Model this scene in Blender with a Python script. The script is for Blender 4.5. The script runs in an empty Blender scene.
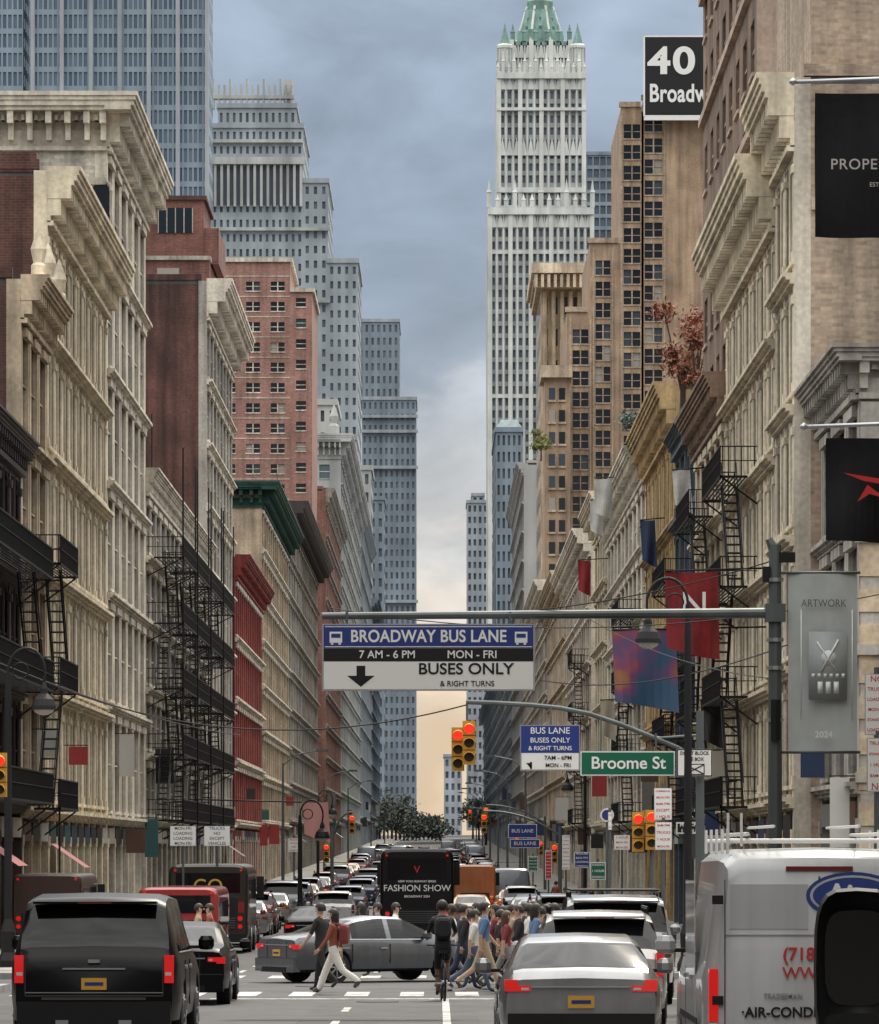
import bpy, bmesh, math, random
from mathutils import Vector, Matrix
random.seed(11)
R_=random.random
FPX=4870.0; CX=439.5; HY=850.0; CAMZ=2.4
def X(px,d): return (px-CX)/FPX*d
def Z(py,d): return CAMZ+(HY-py)/FPX*d
SC=bpy.context.scene
# ---------------------------------------------------------------- terrain profile
KEY=[(-3000,0),(-50,0),(50,0),(95,-.38),(168,-.9),(300,-.75),(500,.4),(800,2.4),(1100,4.7),(1500,7.0),(2500,8.5),(9000,8.5)]
def _h(y):
    for i in range(len(KEY)-1):
        (x0,a),(x1,b)=KEY[i],KEY[i+1]
        if x0<=y<=x1:
            h=x1-x0
            m0=(b-(KEY[i-1][1] if i else a))/(x1-(KEY[i-1][0] if i else x0))
            m1=((KEY[i+2][1] if i+2<len(KEY) else b)-a)/((KEY[i+2][0] if i+2<len(KEY) else x1)-x0)
            t=(y-x0)/h
            return (2*t**3-3*t*t+1)*a+(t**3-2*t*t+t)*h*m0+(-2*t**3+3*t*t)*b+(t**3-t*t)*h*m1
    return KEY[-1][1]
YS=[-3000,-1000,-300]+list(range(-50,320,5))+list(range(320,1620,20))+[1800,2100,2500,4000,9000]
HS=[_h(y) for y in YS]
def zg(y):
    import bisect
    i=max(0,min(len(YS)-2,bisect.bisect_right(YS,y)-1))
    t=(y-YS[i])/(YS[i+1]-YS[i])
    return HS[i]*(1-t)+HS[i+1]*t
# ---------------------------------------------------------------- materials
def newmat(name):
    m=bpy.data.materials.new(name); m.use_nodes=True
    nt=m.node_tree; b=nt.nodes['Principled BSDF']
    return m,nt,b
def plain(name,col,rough=.6,metal=0,coat=0,emit=None,es=1.0,spec=.5):
    m,nt,b=newmat(name)
    b.inputs['Base Color'].default_value=(*col,1); b.inputs['Roughness'].default_value=rough
    b.inputs['Metallic'].default_value=metal; b.inputs['Coat Weight'].default_value=coat
    b.inputs['Specular IOR Level'].default_value=spec
    if emit:
        b.inputs['Emission Color'].default_value=(*emit,1); b.inputs['Emission Strength'].default_value=es
    return m
def stone(name,col,var=.35,rough=.85,brick=None,scale=1.0,bump=0,tint=None,coat=0,metal=0,spec=.5,fine=True):
    m,nt,b=newmat(name); N=nt.nodes; Lk=nt.links
    tc=N.new('ShaderNodeTexCoord')
    def noise(sc,mapsc=None,det=2):
        n=N.new('ShaderNodeTexNoise'); n.inputs['Scale'].default_value=sc; n.inputs['Detail'].default_value=det
        if mapsc:
            mp=N.new('ShaderNodeMapping'); mp.inputs['Scale'].default_value=mapsc
            Lk.new(tc.outputs['Object'],mp.inputs[0]); Lk.new(mp.outputs[0],n.inputs['Vector'])
        else: Lk.new(tc.outputs['Object'],n.inputs['Vector'])
        return n.outputs['Fac']
    def ramp(src,lo,hi,a=.3,c=.7):
        r=N.new('ShaderNodeMapRange'); r.inputs[1].default_value=a; r.inputs[2].default_value=c
        r.inputs[3].default_value=lo; r.inputs[4].default_value=hi; Lk.new(src,r.inputs[0]); return r.outputs[0]
    def mul(c,f):
        mm=N.new('ShaderNodeVectorMath'); mm.operation='SCALE'; Lk.new(c,mm.inputs[0]); Lk.new(f,mm.inputs['Scale']); return mm.outputs[0]
    if brick:
        sp=N.new('ShaderNodeSeparateXYZ'); Lk.new(tc.outputs['Object'],sp.inputs[0])
        ad=N.new('ShaderNodeMath'); Lk.new(sp.outputs[0],ad.inputs[0]); Lk.new(sp.outputs[1],ad.inputs[1])
        cb=N.new('ShaderNodeCombineXYZ'); Lk.new(ad.outputs[0],cb.inputs[0]); Lk.new(sp.outputs[2],cb.inputs[1])
        bt=N.new('ShaderNodeTexBrick'); Lk.new(cb.outputs[0],bt.inputs['Vector'])
        bt.inputs['Scale'].default_value=1; bt.inputs['Brick Width'].default_value=brick[0]; bt.inputs['Row Height'].default_value=brick[1]
        bt.inputs['Mortar Size'].default_value=brick[2]
        bt.inputs['Color1'].default_value=(*col,1); bt.inputs['Color2'].default_value=(*[c*.66 for c in col],1)
        mc=[min(1,c*.7+.06) for c in col]; bt.inputs['Mortar'].default_value=(*mc,1)
        c0=bt.outputs['Color']
    else:
        rgb=N.new('ShaderNodeRGB'); rgb.outputs[0].default_value=(*col,1); c0=rgb.outputs[0]
    if tint:
        mx=N.new('ShaderNodeMixRGB'); mx.inputs[2].default_value=(*tint,1); Lk.new(c0,mx.inputs[1])
        Lk.new(ramp(noise(.13*scale),0,.85),mx.inputs[0]); c0=mx.outputs[0]
    c0=mul(c0,ramp(noise(.5*scale,None,5),1-var,1+var*.35))
    c0=mul(c0,ramp(noise(1.0*scale,(1.8,1.8,.11),4),1-var*1.1,1+var*.2,.32,.62))
    if fine: c0=mul(c0,ramp(noise(6*scale,None,3),1-var*.5,1+var*.3))
    Lk.new(c0,b.inputs['Base Color']); b.inputs['Roughness'].default_value=rough
    b.inputs['Coat Weight'].default_value=coat; b.inputs['Metallic'].default_value=metal; b.inputs['Specular IOR Level'].default_value=spec
    if bump:
        bp=N.new('ShaderNodeBump'); bp.inputs['Strength'].default_value=bump; bp.inputs['Distance'].default_value=.02
        Lk.new(noise(9*scale,None,4),bp.inputs['Height']); Lk.new(bp.outputs[0],b.inputs['Normal'])
    return m
CREAM=stone('cream_paint',(.76,.67,.50),.34)
CREAM2=stone('pale_limestone',(.74,.68,.57),.38)
CREAMR=stone('warm_limestone',(.76,.65,.50),.38,tint=(.58,.45,.33))
CREAMG=stone('grey_cream_limestone',(.73,.67,.56),.38,tint=(.53,.47,.38))
TAN=stone('tan_stone',(.55,.44,.31),.4)
OCHRE=stone('ochre_terracotta',(.54,.39,.20),.42)
GREYST=stone('grey_stone',(.45,.42,.37),.4)
BROWNST=stone('brownstone',(.25,.17,.12),.42)
PINKST=stone('pink_stucco',(.53,.41,.33),.32)
DKIRON=stone('dark_painted_iron',(.045,.03,.028),.4,rough=.5)
REDPT=stone('red_painted_iron',(.28,.05,.04),.4)
WBRICK=stone('whitewashed_brick',(.68,.64,.54),.4,brick=(.42,.15,.012))
DBRICK=stone('dark_red_brick',(.15,.057,.042),.5,brick=(.3,.1,.012),tint=(.11,.048,.037))
RBRICK=stone('red_brick',(.25,.10,.075),.35,brick=(.3,.1,.012))
PBRICK=stone('pink_brick',(.43,.23,.185),.26,brick=(.3,.12,.01))
TBRICK=stone('tan_brick',(.52,.40,.29),.32,brick=(.34,.12,.014))
TBRICK2=stone('brown_tan_brick',(.46,.33,.22),.34,tint=(.36,.245,.165))
COPPER=stone('verdigris_copper',(.22,.36,.32),.35,scale=.4)
COPPERG=stone('hazy_weathered_copper',(.17,.23,.24),.3,scale=.4)  # aged copper green, greyed by distance haze painted into the colour
GRNC=stone('green_painted_cornice',(.02,.075,.058),.3)
WOOL=stone('hazy_white_terracotta',(.52,.55,.54),.25,scale=.25,fine=False)  # aerial haze is mixed into the WOOL and HAZE base colours
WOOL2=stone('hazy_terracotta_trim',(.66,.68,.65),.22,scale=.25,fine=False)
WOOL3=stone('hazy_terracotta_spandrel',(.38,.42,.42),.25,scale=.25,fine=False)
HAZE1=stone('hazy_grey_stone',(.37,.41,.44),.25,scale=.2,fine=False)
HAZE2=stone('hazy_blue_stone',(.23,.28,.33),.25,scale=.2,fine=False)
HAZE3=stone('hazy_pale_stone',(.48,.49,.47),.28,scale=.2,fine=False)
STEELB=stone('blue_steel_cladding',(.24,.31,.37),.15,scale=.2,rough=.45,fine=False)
ROOF=stone('tar_roof',(.10,.10,.10),.3)
IRON=plain('black_iron',(.010,.010,.011),.6,spec=.3)
POLE=stone('galvanised_steel',(.12,.14,.14),.25,rough=.5,metal=.4,fine=False)
ASPH=stone('asphalt',(.056,.057,.060),.45,scale=1.0,rough=.75,tint=(.035,.035,.038),bump=.2)
ASPH2=stone('asphalt_patch',(.034,.034,.036),.4,scale=2,rough=.7)
CONC=stone('sidewalk_concrete',(.28,.27,.25),.4)
CURB=stone('granite_kerb',(.33,.33,.33),.3)
WPAINT=stone('road_paint',(.70,.70,.67),.55,scale=3)
GROUND=stone('ground_asphalt',(.07,.07,.07),.3)
def glassm(n,col,r=.08): return plain(n,col,r,spec=.5)
GL=[glassm('window_glass',(.008,.011,.014)),glassm('window_glass_dark',(.005,.006,.007)),glassm('window_glass_sky',(.045,.06,.075),.05),plain('window_blind',(.28,.26,.22),.5,coat=.5)]
GLH=[glassm('hazy_glass_a',(.095,.125,.155),.4),glassm('hazy_glass_b',(.13,.165,.20),.4),glassm('hazy_glass_c',(.07,.095,.12),.4)]  # far window panes, paled and blued with painted-in distance haze
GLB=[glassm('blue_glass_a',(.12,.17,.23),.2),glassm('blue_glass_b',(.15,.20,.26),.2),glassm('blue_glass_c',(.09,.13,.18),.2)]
GLW=[.55,.25,.13,.07]
def rg(gl): return random.choices(gl,GLW[:len(gl)])[0] if gl is GL else random.choice(gl)
WHT=plain('white_paint',(.76,.76,.74),.4); BLK=plain('black_plastic',(.012,.012,.013),.5,spec=.3); BLU=plain('sign_blue',(.015,.035,.20),.4)
SGRN=plain('sign_green',(.0,.11,.06),.4); RED=plain('sign_red',(.5,.02,.02),.45); YEL=plain('signal_yellow',(.48,.25,.02),.45)
SILV=plain('silver_trim',(.45,.46,.48),.35,metal=.8); TYRE=plain('tyre_rubber',(.018,.018,.018),.85); RIM=plain('alloy_rim',(.30,.30,.31),.4,metal=.7)
TL=plain('tail_lamp',(.20,.005,.005),.3,coat=.6,emit=(1,.012,.01),es=.45); TLO=plain('tail_lamp_off',(.13,.007,.009),.3,coat=1)
LREDON=plain('signal_red_lit',(.6,.01,.01),.4,emit=(1,.018,.01),es=2.0); HL=plain('head_lamp',(.6,.6,.58),.15,coat=1)
DIM=plain('signal_lens_dark',(.03,.02,.01),.4)
PLATE=plain('licence_plate',(.65,.36,.05),.4); SEAM=plain('panel_seam',(.05,.05,.05),.6)
# ---------------------------------------------------------------- mesh builder
class MB:
    def __init__(s): s.v=[];s.f=[];s.m=[];s.mats=[]
    def mi(s,mat):
        if mat not in s.mats: s.mats.append(mat)
        return s.mats.index(mat)
    def poly(s,pts,mat):
        n=len(s.v); s.v.extend([tuple(p) for p in pts]); s.f.append(tuple(range(n,n+len(pts)))); s.m.append(s.mi(mat))
    def box(s,x0,x1,y0,y1,z0,z1,mat):
        if x0>x1:x0,x1=x1,x0
        if y0>y1:y0,y1=y1,y0
        if z0>z1:z0,z1=z1,z0
        n=len(s.v)
        s.v+= [(x0,y0,z0),(x1,y0,z0),(x1,y1,z0),(x0,y1,z0),(x0,y0,z1),(x1,y0,z1),(x1,y1,z1),(x0,y1,z1)]
        k=s.mi(mat)
        for q in ((0,3,2,1),(4,5,6,7),(0,1,5,4),(1,2,6,5),(2,3,7,6),(3,0,4,7)):
            s.f.append(tuple(n+i for i in q)); s.m.append(k)
    def rod(s,p,q,r0,mat,r1=None,n=6,cap=True):
        p=Vector(p);q=Vector(q);r1=r0 if r1 is None else r1
        d=(q-p)
        if d.length<1e-6:return
        d.normalize(); a=d.orthogonal().normalized()
        if abs(d.z)>.99: a=Vector((1,0,0))
        b=d.cross(a).normalized(); a=b.cross(d)
        k=len(s.v)
        for c,r in ((p,r0),(q,r1)):
            for i in range(n):
                t=2*math.pi*(i+.5)/n; s.v.append(tuple(c+a*r*math.cos(t)+b*r*math.sin(t)))
        m=s.mi(mat)
        for i in range(n):
            j=(i+1)%n; s.f.append((k+i,k+j,k+n+j,k+n+i)); s.m.append(m)
        if cap:
            s.f.append(tuple(k+i for i in reversed(range(n)))); s.m.append(m)
            s.f.append(tuple(k+n+i for i in range(n))); s.m.append(m)
    def path(s,pts,r,mat,n=6):
        for a,b in zip(pts[:-1],pts[1:]): s.rod(a,b,r,mat,n=n)
    def lathe(s,c,prof,mat,n=10):
        k=len(s.v); m=s.mi(mat)
        for r,z in prof:
            for i in range(n):
                t=2*math.pi*i/n+math.pi/n; s.v.append((c[0]+r*math.cos(t),c[1]+r*math.sin(t),c[2]+z))
        for a in range(len(prof)-1):
            for i in range(n):
                j=(i+1)%n; s.f.append((k+a*n+i,k+a*n+j,k+(a+1)*n+j,k+(a+1)*n+i)); s.m.append(m)
    def build(s,name,parent=None,smooth=False):
        me=bpy.data.meshes.new(name); me.from_pydata(s.v,[],s.f)
        for m in s.mats: me.materials.append(m)
        me.polygons.foreach_set('material_index',s.m)
        if smooth: me.polygons.foreach_set('use_smooth',[True]*len(s.f))
        me.update(); o=bpy.data.objects.new(name,me); SC.collection.objects.link(o)
        if parent: o.parent=parent
        return o
def empty(name,loc=(0,0,0),rz=0):
    e=bpy.data.objects.new(name,None); e.location=loc; e.rotation_euler=(0,0,rz); e.empty_display_size=.3
    SC.collection.objects.link(e); return e
def text(body,size,loc,mat,parent=None,align='LEFT',bold=0,rot=(math.pi/2,0,0),name='lettering',sx=1,ext=.004,sp=1):
    c=bpy.data.curves.new(name,'FONT'); c.body=body; c.size=size; c.align_x=align; c.align_y='CENTER'; c.offset=bold; c.extrude=ext; c.space_character=sp
    c.materials.append(mat); o=bpy.data.objects.new(name,c); o.location=loc; o.rotation_euler=rot; o.scale=(sx,1,1)
    SC.collection.objects.link(o)
    if parent:o.parent=parent
    return o
def clone(e,loc,rz=0):
    n=empty(e.name.split('.')[0],loc,rz)
    for c in e.children:
        k=c.copy(); SC.collection.objects.link(k); k.parent=n
    return n
class Fr:
    def __init__(s,o,u,n): s.o=o;s.u=u;s.n=n
    def p(s,u,n,z): return (s.o[0]+u*s.u[0]+n*s.n[0], s.o[1]+u*s.u[1]+n*s.n[1], z)
    def box(s,mb,u0,u1,n0,n1,z0,z1,mat):
        a=s.p(u0,n0,z0); b=s.p(u1,n1,z1); mb.box(a[0],b[0],a[1],b[1],z0,z1,mat)
    def quad(s,mb,u0,u1,n,z0,z1,mat): mb.poly([s.p(u0,n,z0),s.p(u1,n,z0),s.p(u1,n,z1),s.p(u0,n,z1)],mat)
# ---------------------------------------------------------------- facade parts
def cornice(mb,fr,u0,u1,z,h,proj,mat,step=.8,e0=0,e1=0):
    u0-=.015;u1+=.004
    fr.box(mb,u0,u1,-.02,.1,z,z+.34*h,mat)
    fr.box(mb,u0,u1,-.02,.2,z-.12,z+.05,mat)
    n=max(2,int((u1-u0)/step)); w=(u1-u0)/n
    for i in range(n+1):
        u=u0+i*w; u=min(max(u,u0+.12),u1-.12)
        fr.box(mb,u-.11,u+.11,-.01,proj*.45,z+.12*h,z+.42*h,mat)
        fr.box(mb,u-.13,u+.13,-.01,proj*.8,z+.42*h,z+.66*h,mat)
    n=int((u1-u0)/.28)
    if n<260:
        for i in range(n): fr.box(mb,u0+.05+i*.28,u0+.19+i*.28,.0,proj*.5,z+.5*h,z+.6*h,mat)
    fr.box(mb,u0,u1,-.02,proj*.35,z+.5*h,z+.66*h,mat)
    fr.box(mb,u0-e0*proj,u1+e1*proj,-.02,proj*.9,z+.66*h,z+.74*h,mat)
    fr.box(mb,u0-e0*proj,u1+e1*proj,-.02,proj,z+.74*h,z+.84*h,mat)
    fr.box(mb,u0-e0*(proj+.06),u1+e1*(proj+.06),-.02,proj+.07,z+.84*h,z+.92*h,mat)
    fr.box(mb,u0-e0*(proj+.12),u1+e1*(proj+.12),-.02,proj+.15,z+.92*h,z+h,mat)
def front(P,fr,W,z0,z1,floors,bays,wall,trim,style='iron',gl=GL,gh=4.6,rec=.15,sub=True,shop=True):
    mb,gb,tb=P['walls'],P['windows'],P['trim']
    if style=='iron': rec=.13
    bw=W/bays; pw=min(.46,bw*.15)
    fh=(z1-z0-gh)/floors
    for i in range(bays+1):
        u=i*bw; a=max(0,u-pw/2); b=min(W,u+pw/2)
        if i==0:b=pw
        if i==bays:a=W-pw
        fr.box(mb,a,b,-.5,.0,z0-2,z1,wall)
        fr.box(tb,a-.03,b+.03,-.01,.07,z0+gh*.75,z0+gh*.83,trim)
        fr.box(tb,a+.06,b-.06,0,.05,z0-.5,z0+gh*.75,trim)
        if style=='iron':
            for f in range(floors):
                zb=z0+gh+f*fh; fr.box(tb,a-.02,b+.02,-.01,.06,zb+fh-.75,zb+fh-.5,trim); fr.box(tb,a-.015,b+.015,-.01,.05,zb+.52,zb+.8,trim)
    for i in range(bays):
        a=i*bw+pw*(.5 if i else 1); b=(i+1)*bw-pw*(.5 if i<bays-1 else 1)
        g=GL[random.choice((0,1,1,2))]
        fr.quad(gb,a,b,-.3,z0-1.5,z0+gh,g)
        fr.box(mb,a,b,-.29,-.12,z0-1.5,z0+.45,BROWNST)
        m=(a+b)/2; fr.box(tb,m-.05,m+.05,-.29,-.2,z0+.4,z0+gh-.9,BLK)
        if shop:
            c=random.choice(SHOPM); fr.box(tb,a+.1,b-.1,-.25,.06,z0+gh-1.0,z0+gh-.35,c)
            if R_()<.05:
                c=random.choice(SHOPM)
                for k in range(6):
                    t0=k/6;t1=(k+1)/6
                    tb.poly([fr.p(a+.1,.0+1.3*t0,z0+3.6-.9*t0),fr.p(b-.1,1.3*t0,z0+3.6-.9*t0),fr.p(b-.1,1.3*t1,z0+3.6-.9*t1),fr.p(a+.1,1.3*t1,z0+3.6-.9*t1)],c)
            if R_()<.22:
                h0=random.choice((3.0,3.2,5.2,6.5)); hh=random.uniform(.6,1.9); pr=random.uniform(.7,1.2)
                fr.box(tb,a+.2,a+.26,.2,pr,z0+h0,z0+h0+hh,random.choice(SHOPM)); tb.rod(fr.p(a+.23,0,z0+h0+hh+.05),fr.p(a+.23,pr,z0+h0+hh+.05),.02,IRON,n=4)
    for f in range(floors):
        zb=z0+gh+f*fh
        hs=.5 if style!='loft' else .9
        fr.box(mb,.01,W-.01,-rec-.1,-.02,zb-hs*.45,zb+hs*.55,wall)
        if sub:
            fr.box(tb,-.012,W+.004,-.03,.34,zb+.04,zb+.16,trim); fr.box(tb,-.012,W+.004,-.03,.24,zb-.04,zb+.04,trim); fr.box(tb,-.012,W+.004,-.03,.12,zb-.16,zb-.04,trim)
            if style=='iron':
                fr.box(tb,-.01,W+.003,-.03,.07,zb+.4,zb+.52,trim)
        wtop=zb+fh-hs*.45; wbot=zb+hs*.55
        for i in range(bays):
            a=i*bw+pw*(.5 if i else 1); b=(i+1)*bw-pw*(.5 if i<bays-1 else 1)
            if style=='iron':
                m=(a+b)/2
                p=fr.p(m,-.07,0); tb.rod((p[0],p[1],wbot),(p[0],p[1],wtop),.07,trim,n=8)
                for (c,d) in ((a,m),(m,b)):
                    fr.quad(gb,c,d,-rec,wbot,wtop,rg(gl))
                    fr.box(tb,c,d,-rec+.01,-rec+.04,(wbot+wtop)/2-.03,(wbot+wtop)/2+.03,BLK)
                    n=6; r=(d-c)/2; cz=wtop-r*.75
                    for k in range(n):
                        t0=math.pi*k/n;t1=math.pi*(k+1)/n
                        x0=c+r-r*math.cos(t0);x1=c+r-r*math.cos(t1)
                        y0=cz+r*.72*math.sin(t0);y1=cz+r*.72*math.sin(t1)
                        tb.poly([fr.p(x0,-.06,y0),fr.p(x1,-.06,y1),fr.p(x1,-.06,wtop+.02),fr.p(x0,-.06,wtop+.02)],wall)
                        tb.poly([fr.p(x0,-.06,y0),fr.p(x1,-.06,y1),fr.p(x1,-rec+.01,y1),fr.p(x0,-rec+.01,y0)],wall)
                for u in (a+.06,b-.06):
                    p=fr.p(u,-.05,0); tb.rod((p[0],p[1],wbot),(p[0],p[1],wtop-.2),.06,trim,n=8)
                    fr.box(tb,u-.1,u+.1,-.12,.03,wtop-.5,wtop-.3,trim)
            elif style=='punched':
                q=(b-a)*.13
                fr.box(mb,a-.01,a+q,-.4,-.02,wbot,wtop,wall); fr.box(mb,b-q,b+.01,-.4,-.02,wbot,wtop,wall)
                fr.quad(gb,a+q,b-q,-rec,wbot,wtop,rg(gl))
                fr.box(tb,a+q-.1,b-q+.1,-.06,.12,wtop-.28,wtop+.02,trim)
                fr.box(tb,a+q-.1,b-q+.1,-.06,.10,wbot,wbot+.12,trim)
                fr.box(tb,a+q,b-q,-rec+.01,-rec+.05,(wbot+wtop)/2-.03,(wbot+wtop)/2+.03,trim)
            else:
                k=3
                for j in range(k):
                    c=a+(b-a)*j/k; d=a+(b-a)*(j+1)/k
                    fr.quad(gb,c,d,-rec,wbot,wtop,rg(gl))
                    if j: fr.box(tb,c-.05,c+.05,-rec+.01,-.06,wbot,wtop,trim)
                fr.box(tb,a,b,-rec+.01,-rec+.05,(wbot+wtop)/2-.03,(wbot+wtop)/2+.03,BLK)
SHOPM=[plain('shopfront_'+n,c,.5) for n,c in (('navy',(.02,.04,.1)),('black',(.015,.015,.015)),('charcoal',(.03,.03,.03)),('cream',(.4,.37,.3)),('white',(.5,.5,.48)),('red',(.3,.03,.03)),('teal',(.03,.10,.10)),('grey',(.15,.15,.15)),('brown',(.10,.05,.035)),('black2',(.012,.012,.014)))]
def grid(P,fr,u0,u1,z0,z1,cols,rows,wf,hf,wall,gl=GL,rec=.22,sill=True,rail=True,pair=False,sillm=None,spm=None):
    mb,gb,tb=P['walls'],P['windows'],P['trim']
    cw=(u1-u0)/cols; rh=(z1-z0)/rows; ww=cw*wf; wh=rh*hf
    sn=-.12 if spm else 0; spm=spm or wall
    e=[u0]
    for c in range(cols):
        m=u0+(c+.5)*cw; e+= [m-ww/2,m+ww/2]
    e.append(u1)
    for i in range(0,len(e),2): fr.box(mb,e[i],e[i+1],-rec,0,z0,z1,wall)
    for c in range(cols):
        a,b=e[1+2*c],e[2+2*c]; prev=z0
        for r in range(rows):
            zb=z0+r*rh+(rh-wh)*.5; zt=zb+wh
            fr.box(mb,a,b,-rec,sn,prev,zb,spm); prev=zt
            parts=[(a,b)] if not pair else [(a,(a+b)/2-.03),((a+b)/2+.03,b)]
            for (p,q) in parts: fr.quad(gb,p,q,-rec+.02,zb,zt,rg(gl))
            if pair: fr.box(tb,(a+b)/2-ww*.04,(a+b)/2+ww*.04,-rec,-.03,zb,zt,sillm or wall)
            if rail: fr.box(tb,a,b,-rec+.025,-rec+.08,(zb+zt)/2-.04,(zb+zt)/2+.04,sillm or WHT)
            if sill: fr.box(tb,a-.08,b+.08,0,.09,zb-.14,zb,sillm or wall)
        fr.box(mb,a,b,-rec,sn,prev,z1,spm)
def parts(): return {k:MB() for k in ('walls','windows','trim','roof','fire_escape')}
def finish(name,P):
    e=empty(name)
    for k,m in P.items():
        if m.f: m.build(k,e)
    return e
FL=-14.0; FR=10.4
def side_fr(side,y0):
    return Fr((FL,y0),(0,1),(1,0)) if side<0 else Fr((FR,y0),(0,1),(-1,0))
def bldg(name,side,y0,y1,zt,floors,bays,wall,trim,sidem,style='iron',cor=(1.8,1.0),depth=24,gh=4.6,ret=False,cmat=None,sidewin=None,x=None,fe=None,keep=False,sub=True,gl=GL):
    P=parts(); fr=side_fr(side,y0)
    if x is not None: fr.o=(x,y0)
    F=fr.o[0]
    y1-=.02; W=y1-y0; z0=zg((y0+y1)/2)
    ch,cp=cor
    front(P,fr,W,z0,zt-ch,floors,bays,wall,trim,style,gh=gh,sub=sub,gl=gl)
    fr.box(P['walls'],.01,W-.01,-.5,-.02,zt-ch-.3,zt-.15,wall)
    cornice(P['trim'],fr,0,W,zt-ch,ch,cp,cmat or trim,e0=1 if ret else .0,e1=.0)
    s=-1 if side<0 else 1
    P['walls'].box(F+s*.5,F+s*depth,y0+.24,y1,z0-3,zt-.35,sidem)
    if sidewin:
        sf=Fr((min(F+s*.5,F+s*depth),y0),(1,0),(0,-1))
        L=depth-.5
        grid(P,sf,0,L,sidewin[2],zt-.35,sidewin[0],sidewin[1],sidewin[3],sidewin[4],sidem,gl)
        P['walls'].box(F+s*.5,F+s*depth,y0,y0+.24,z0-3,sidewin[2],sidem)
    else:
        P['walls'].box(F+s*.5,F+s*depth,y0,y0+.24,z0-3,zt-.35,sidem)
    if ret:
        a,b=sorted((F,F+s*depth)); sf=Fr((a,y0),(1,0),(0,-1))
        cornice(P['trim'],sf,0,b-a,zt-ch,ch,cp-.004,cmat or trim)
        P['walls'].box(a+.01,b,y0-.012,y0+.23,zt-ch,zt-.2,wall)
    a,b=sorted((F+s*.3,F+s*depth))
    P['roof'].box(a,b,y0+.1,y1-.1,zt-.35,zt-.1,ROOF)
    if not ret: P['roof'].box(a,b,y0+.02,y0+.3,zt-.1,zt+.25,sidem)
    if W>9 and not ret:
        q=F+s*(3+3*R_()); P['roof'].box(q,q+s*3,y0+2,y0+5.5,zt-.1,zt+2.0,sidem)
        for k in range(3):
            q=F+s*(.8+2*R_()); yy=y0+W*R_()*.9; P['roof'].rod((q,yy,zt-.2),(q,yy,zt+.5+R_()),.09,SILV,n=6)
    if fe:
        u0,u1,n=fe
        fh=(zt-ch-z0-gh)/floors
        fire_escape(P['fire_escape'],fr,u0,u1,[z0+gh+fh*k+.1 for k in range(min(n,floors))])
    if keep: return P,fr
    return finish(name,P)
def fire_escape(mb,fr,u0,u1,zs,proj=1.25,mat=IRON,bal=.3):
    for k,z in enumerate(zs):
        fr.box(mb,u0,u1,proj-.06,proj,z-.04,z+.04,mat); fr.box(mb,u0,u1,.05,.1,z-.04,z+.04,mat)
        for j in range(9):
            n=.1+(proj-.2)*j/8; fr.box(mb,u0,u1,n,n+.05,z-.015,z+.015,mat)
        for u in (u0,u1-.06): fr.box(mb,u,u+.06,.02,proj,z-.05,z+.03,mat); fr.box(mb,u,u+.04,.02,proj,z+.96,z+1.0,mat); fr.box(mb,u,u+.04,.02,proj,z+.5,z+.53,mat)
        fr.box(mb,u0,u1,proj-.04,proj,z+.95,z+1.0,mat); fr.box(mb,u0,u1,proj-.04,proj,z+.5,z+.53,mat)
        n=int((u1-u0)/bal)
        for j in range(n+1):
            u=u0+(u1-u0-.03)*j/n; fr.box(mb,u,u+.03,proj-.035,proj-.01,z,z+.97,mat)
        for j in range(6):
            q=.1+(proj-.2)*j/5; fr.box(mb,u0+.01,u0+.035,q,q+.03,z,z+.97,mat); fr.box(mb,u1-.035,u1-.01,q,q+.03,z,z+.97,mat)
        mb.rod(fr.p(u0+.05,.02,z-.9),fr.p(u0+.05,proj-.1,z-.05),.03,mat,n=4); mb.rod(fr.p(u1-.05,.02,z-.9),fr.p(u1-.05,proj-.1,z-.05),.03,mat,n=4)
        if k+1<len(zs):
            z2=zs[k+1]; a,b=(u0+.5,min(u1-.6,u0+4.5)) if k%2==0 else (max(u0+.5,u1-.6),max(u0+.5,u1-4.6))
            for q in (.45,.95):
                mb.rod(fr.p(a,q,z),fr.p(b,q,z2),.035,mat,n=4); mb.rod(fr.p(a,q,z+.8),fr.p(b,q,z2+.8),.02,mat,n=4)
            for j in range(1,12):
                t=j/12; mb.rod(fr.p(a+(b-a)*t,.45,z+(z2-z)*t),fr.p(a+(b-a)*t,.95,z+(z2-z)*t),.035,mat,n=4)
    z=zs[0]
    mb.rod(fr.p(u0+.5,proj-.1,z-2.8),fr.p(u0+.5,proj-.1,z+1),.025,mat,n=4); mb.rod(fr.p(u0+.9,proj-.1,z-2.8),fr.p(u0+.9,proj-.1,z+1),.025,mat,n=4)
    for j in range(9): fr.box(mb,u0+.5,u0+.9,proj-.12,proj-.09,z-2.7+j*.35,z-2.67+j*.35,mat)
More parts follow.
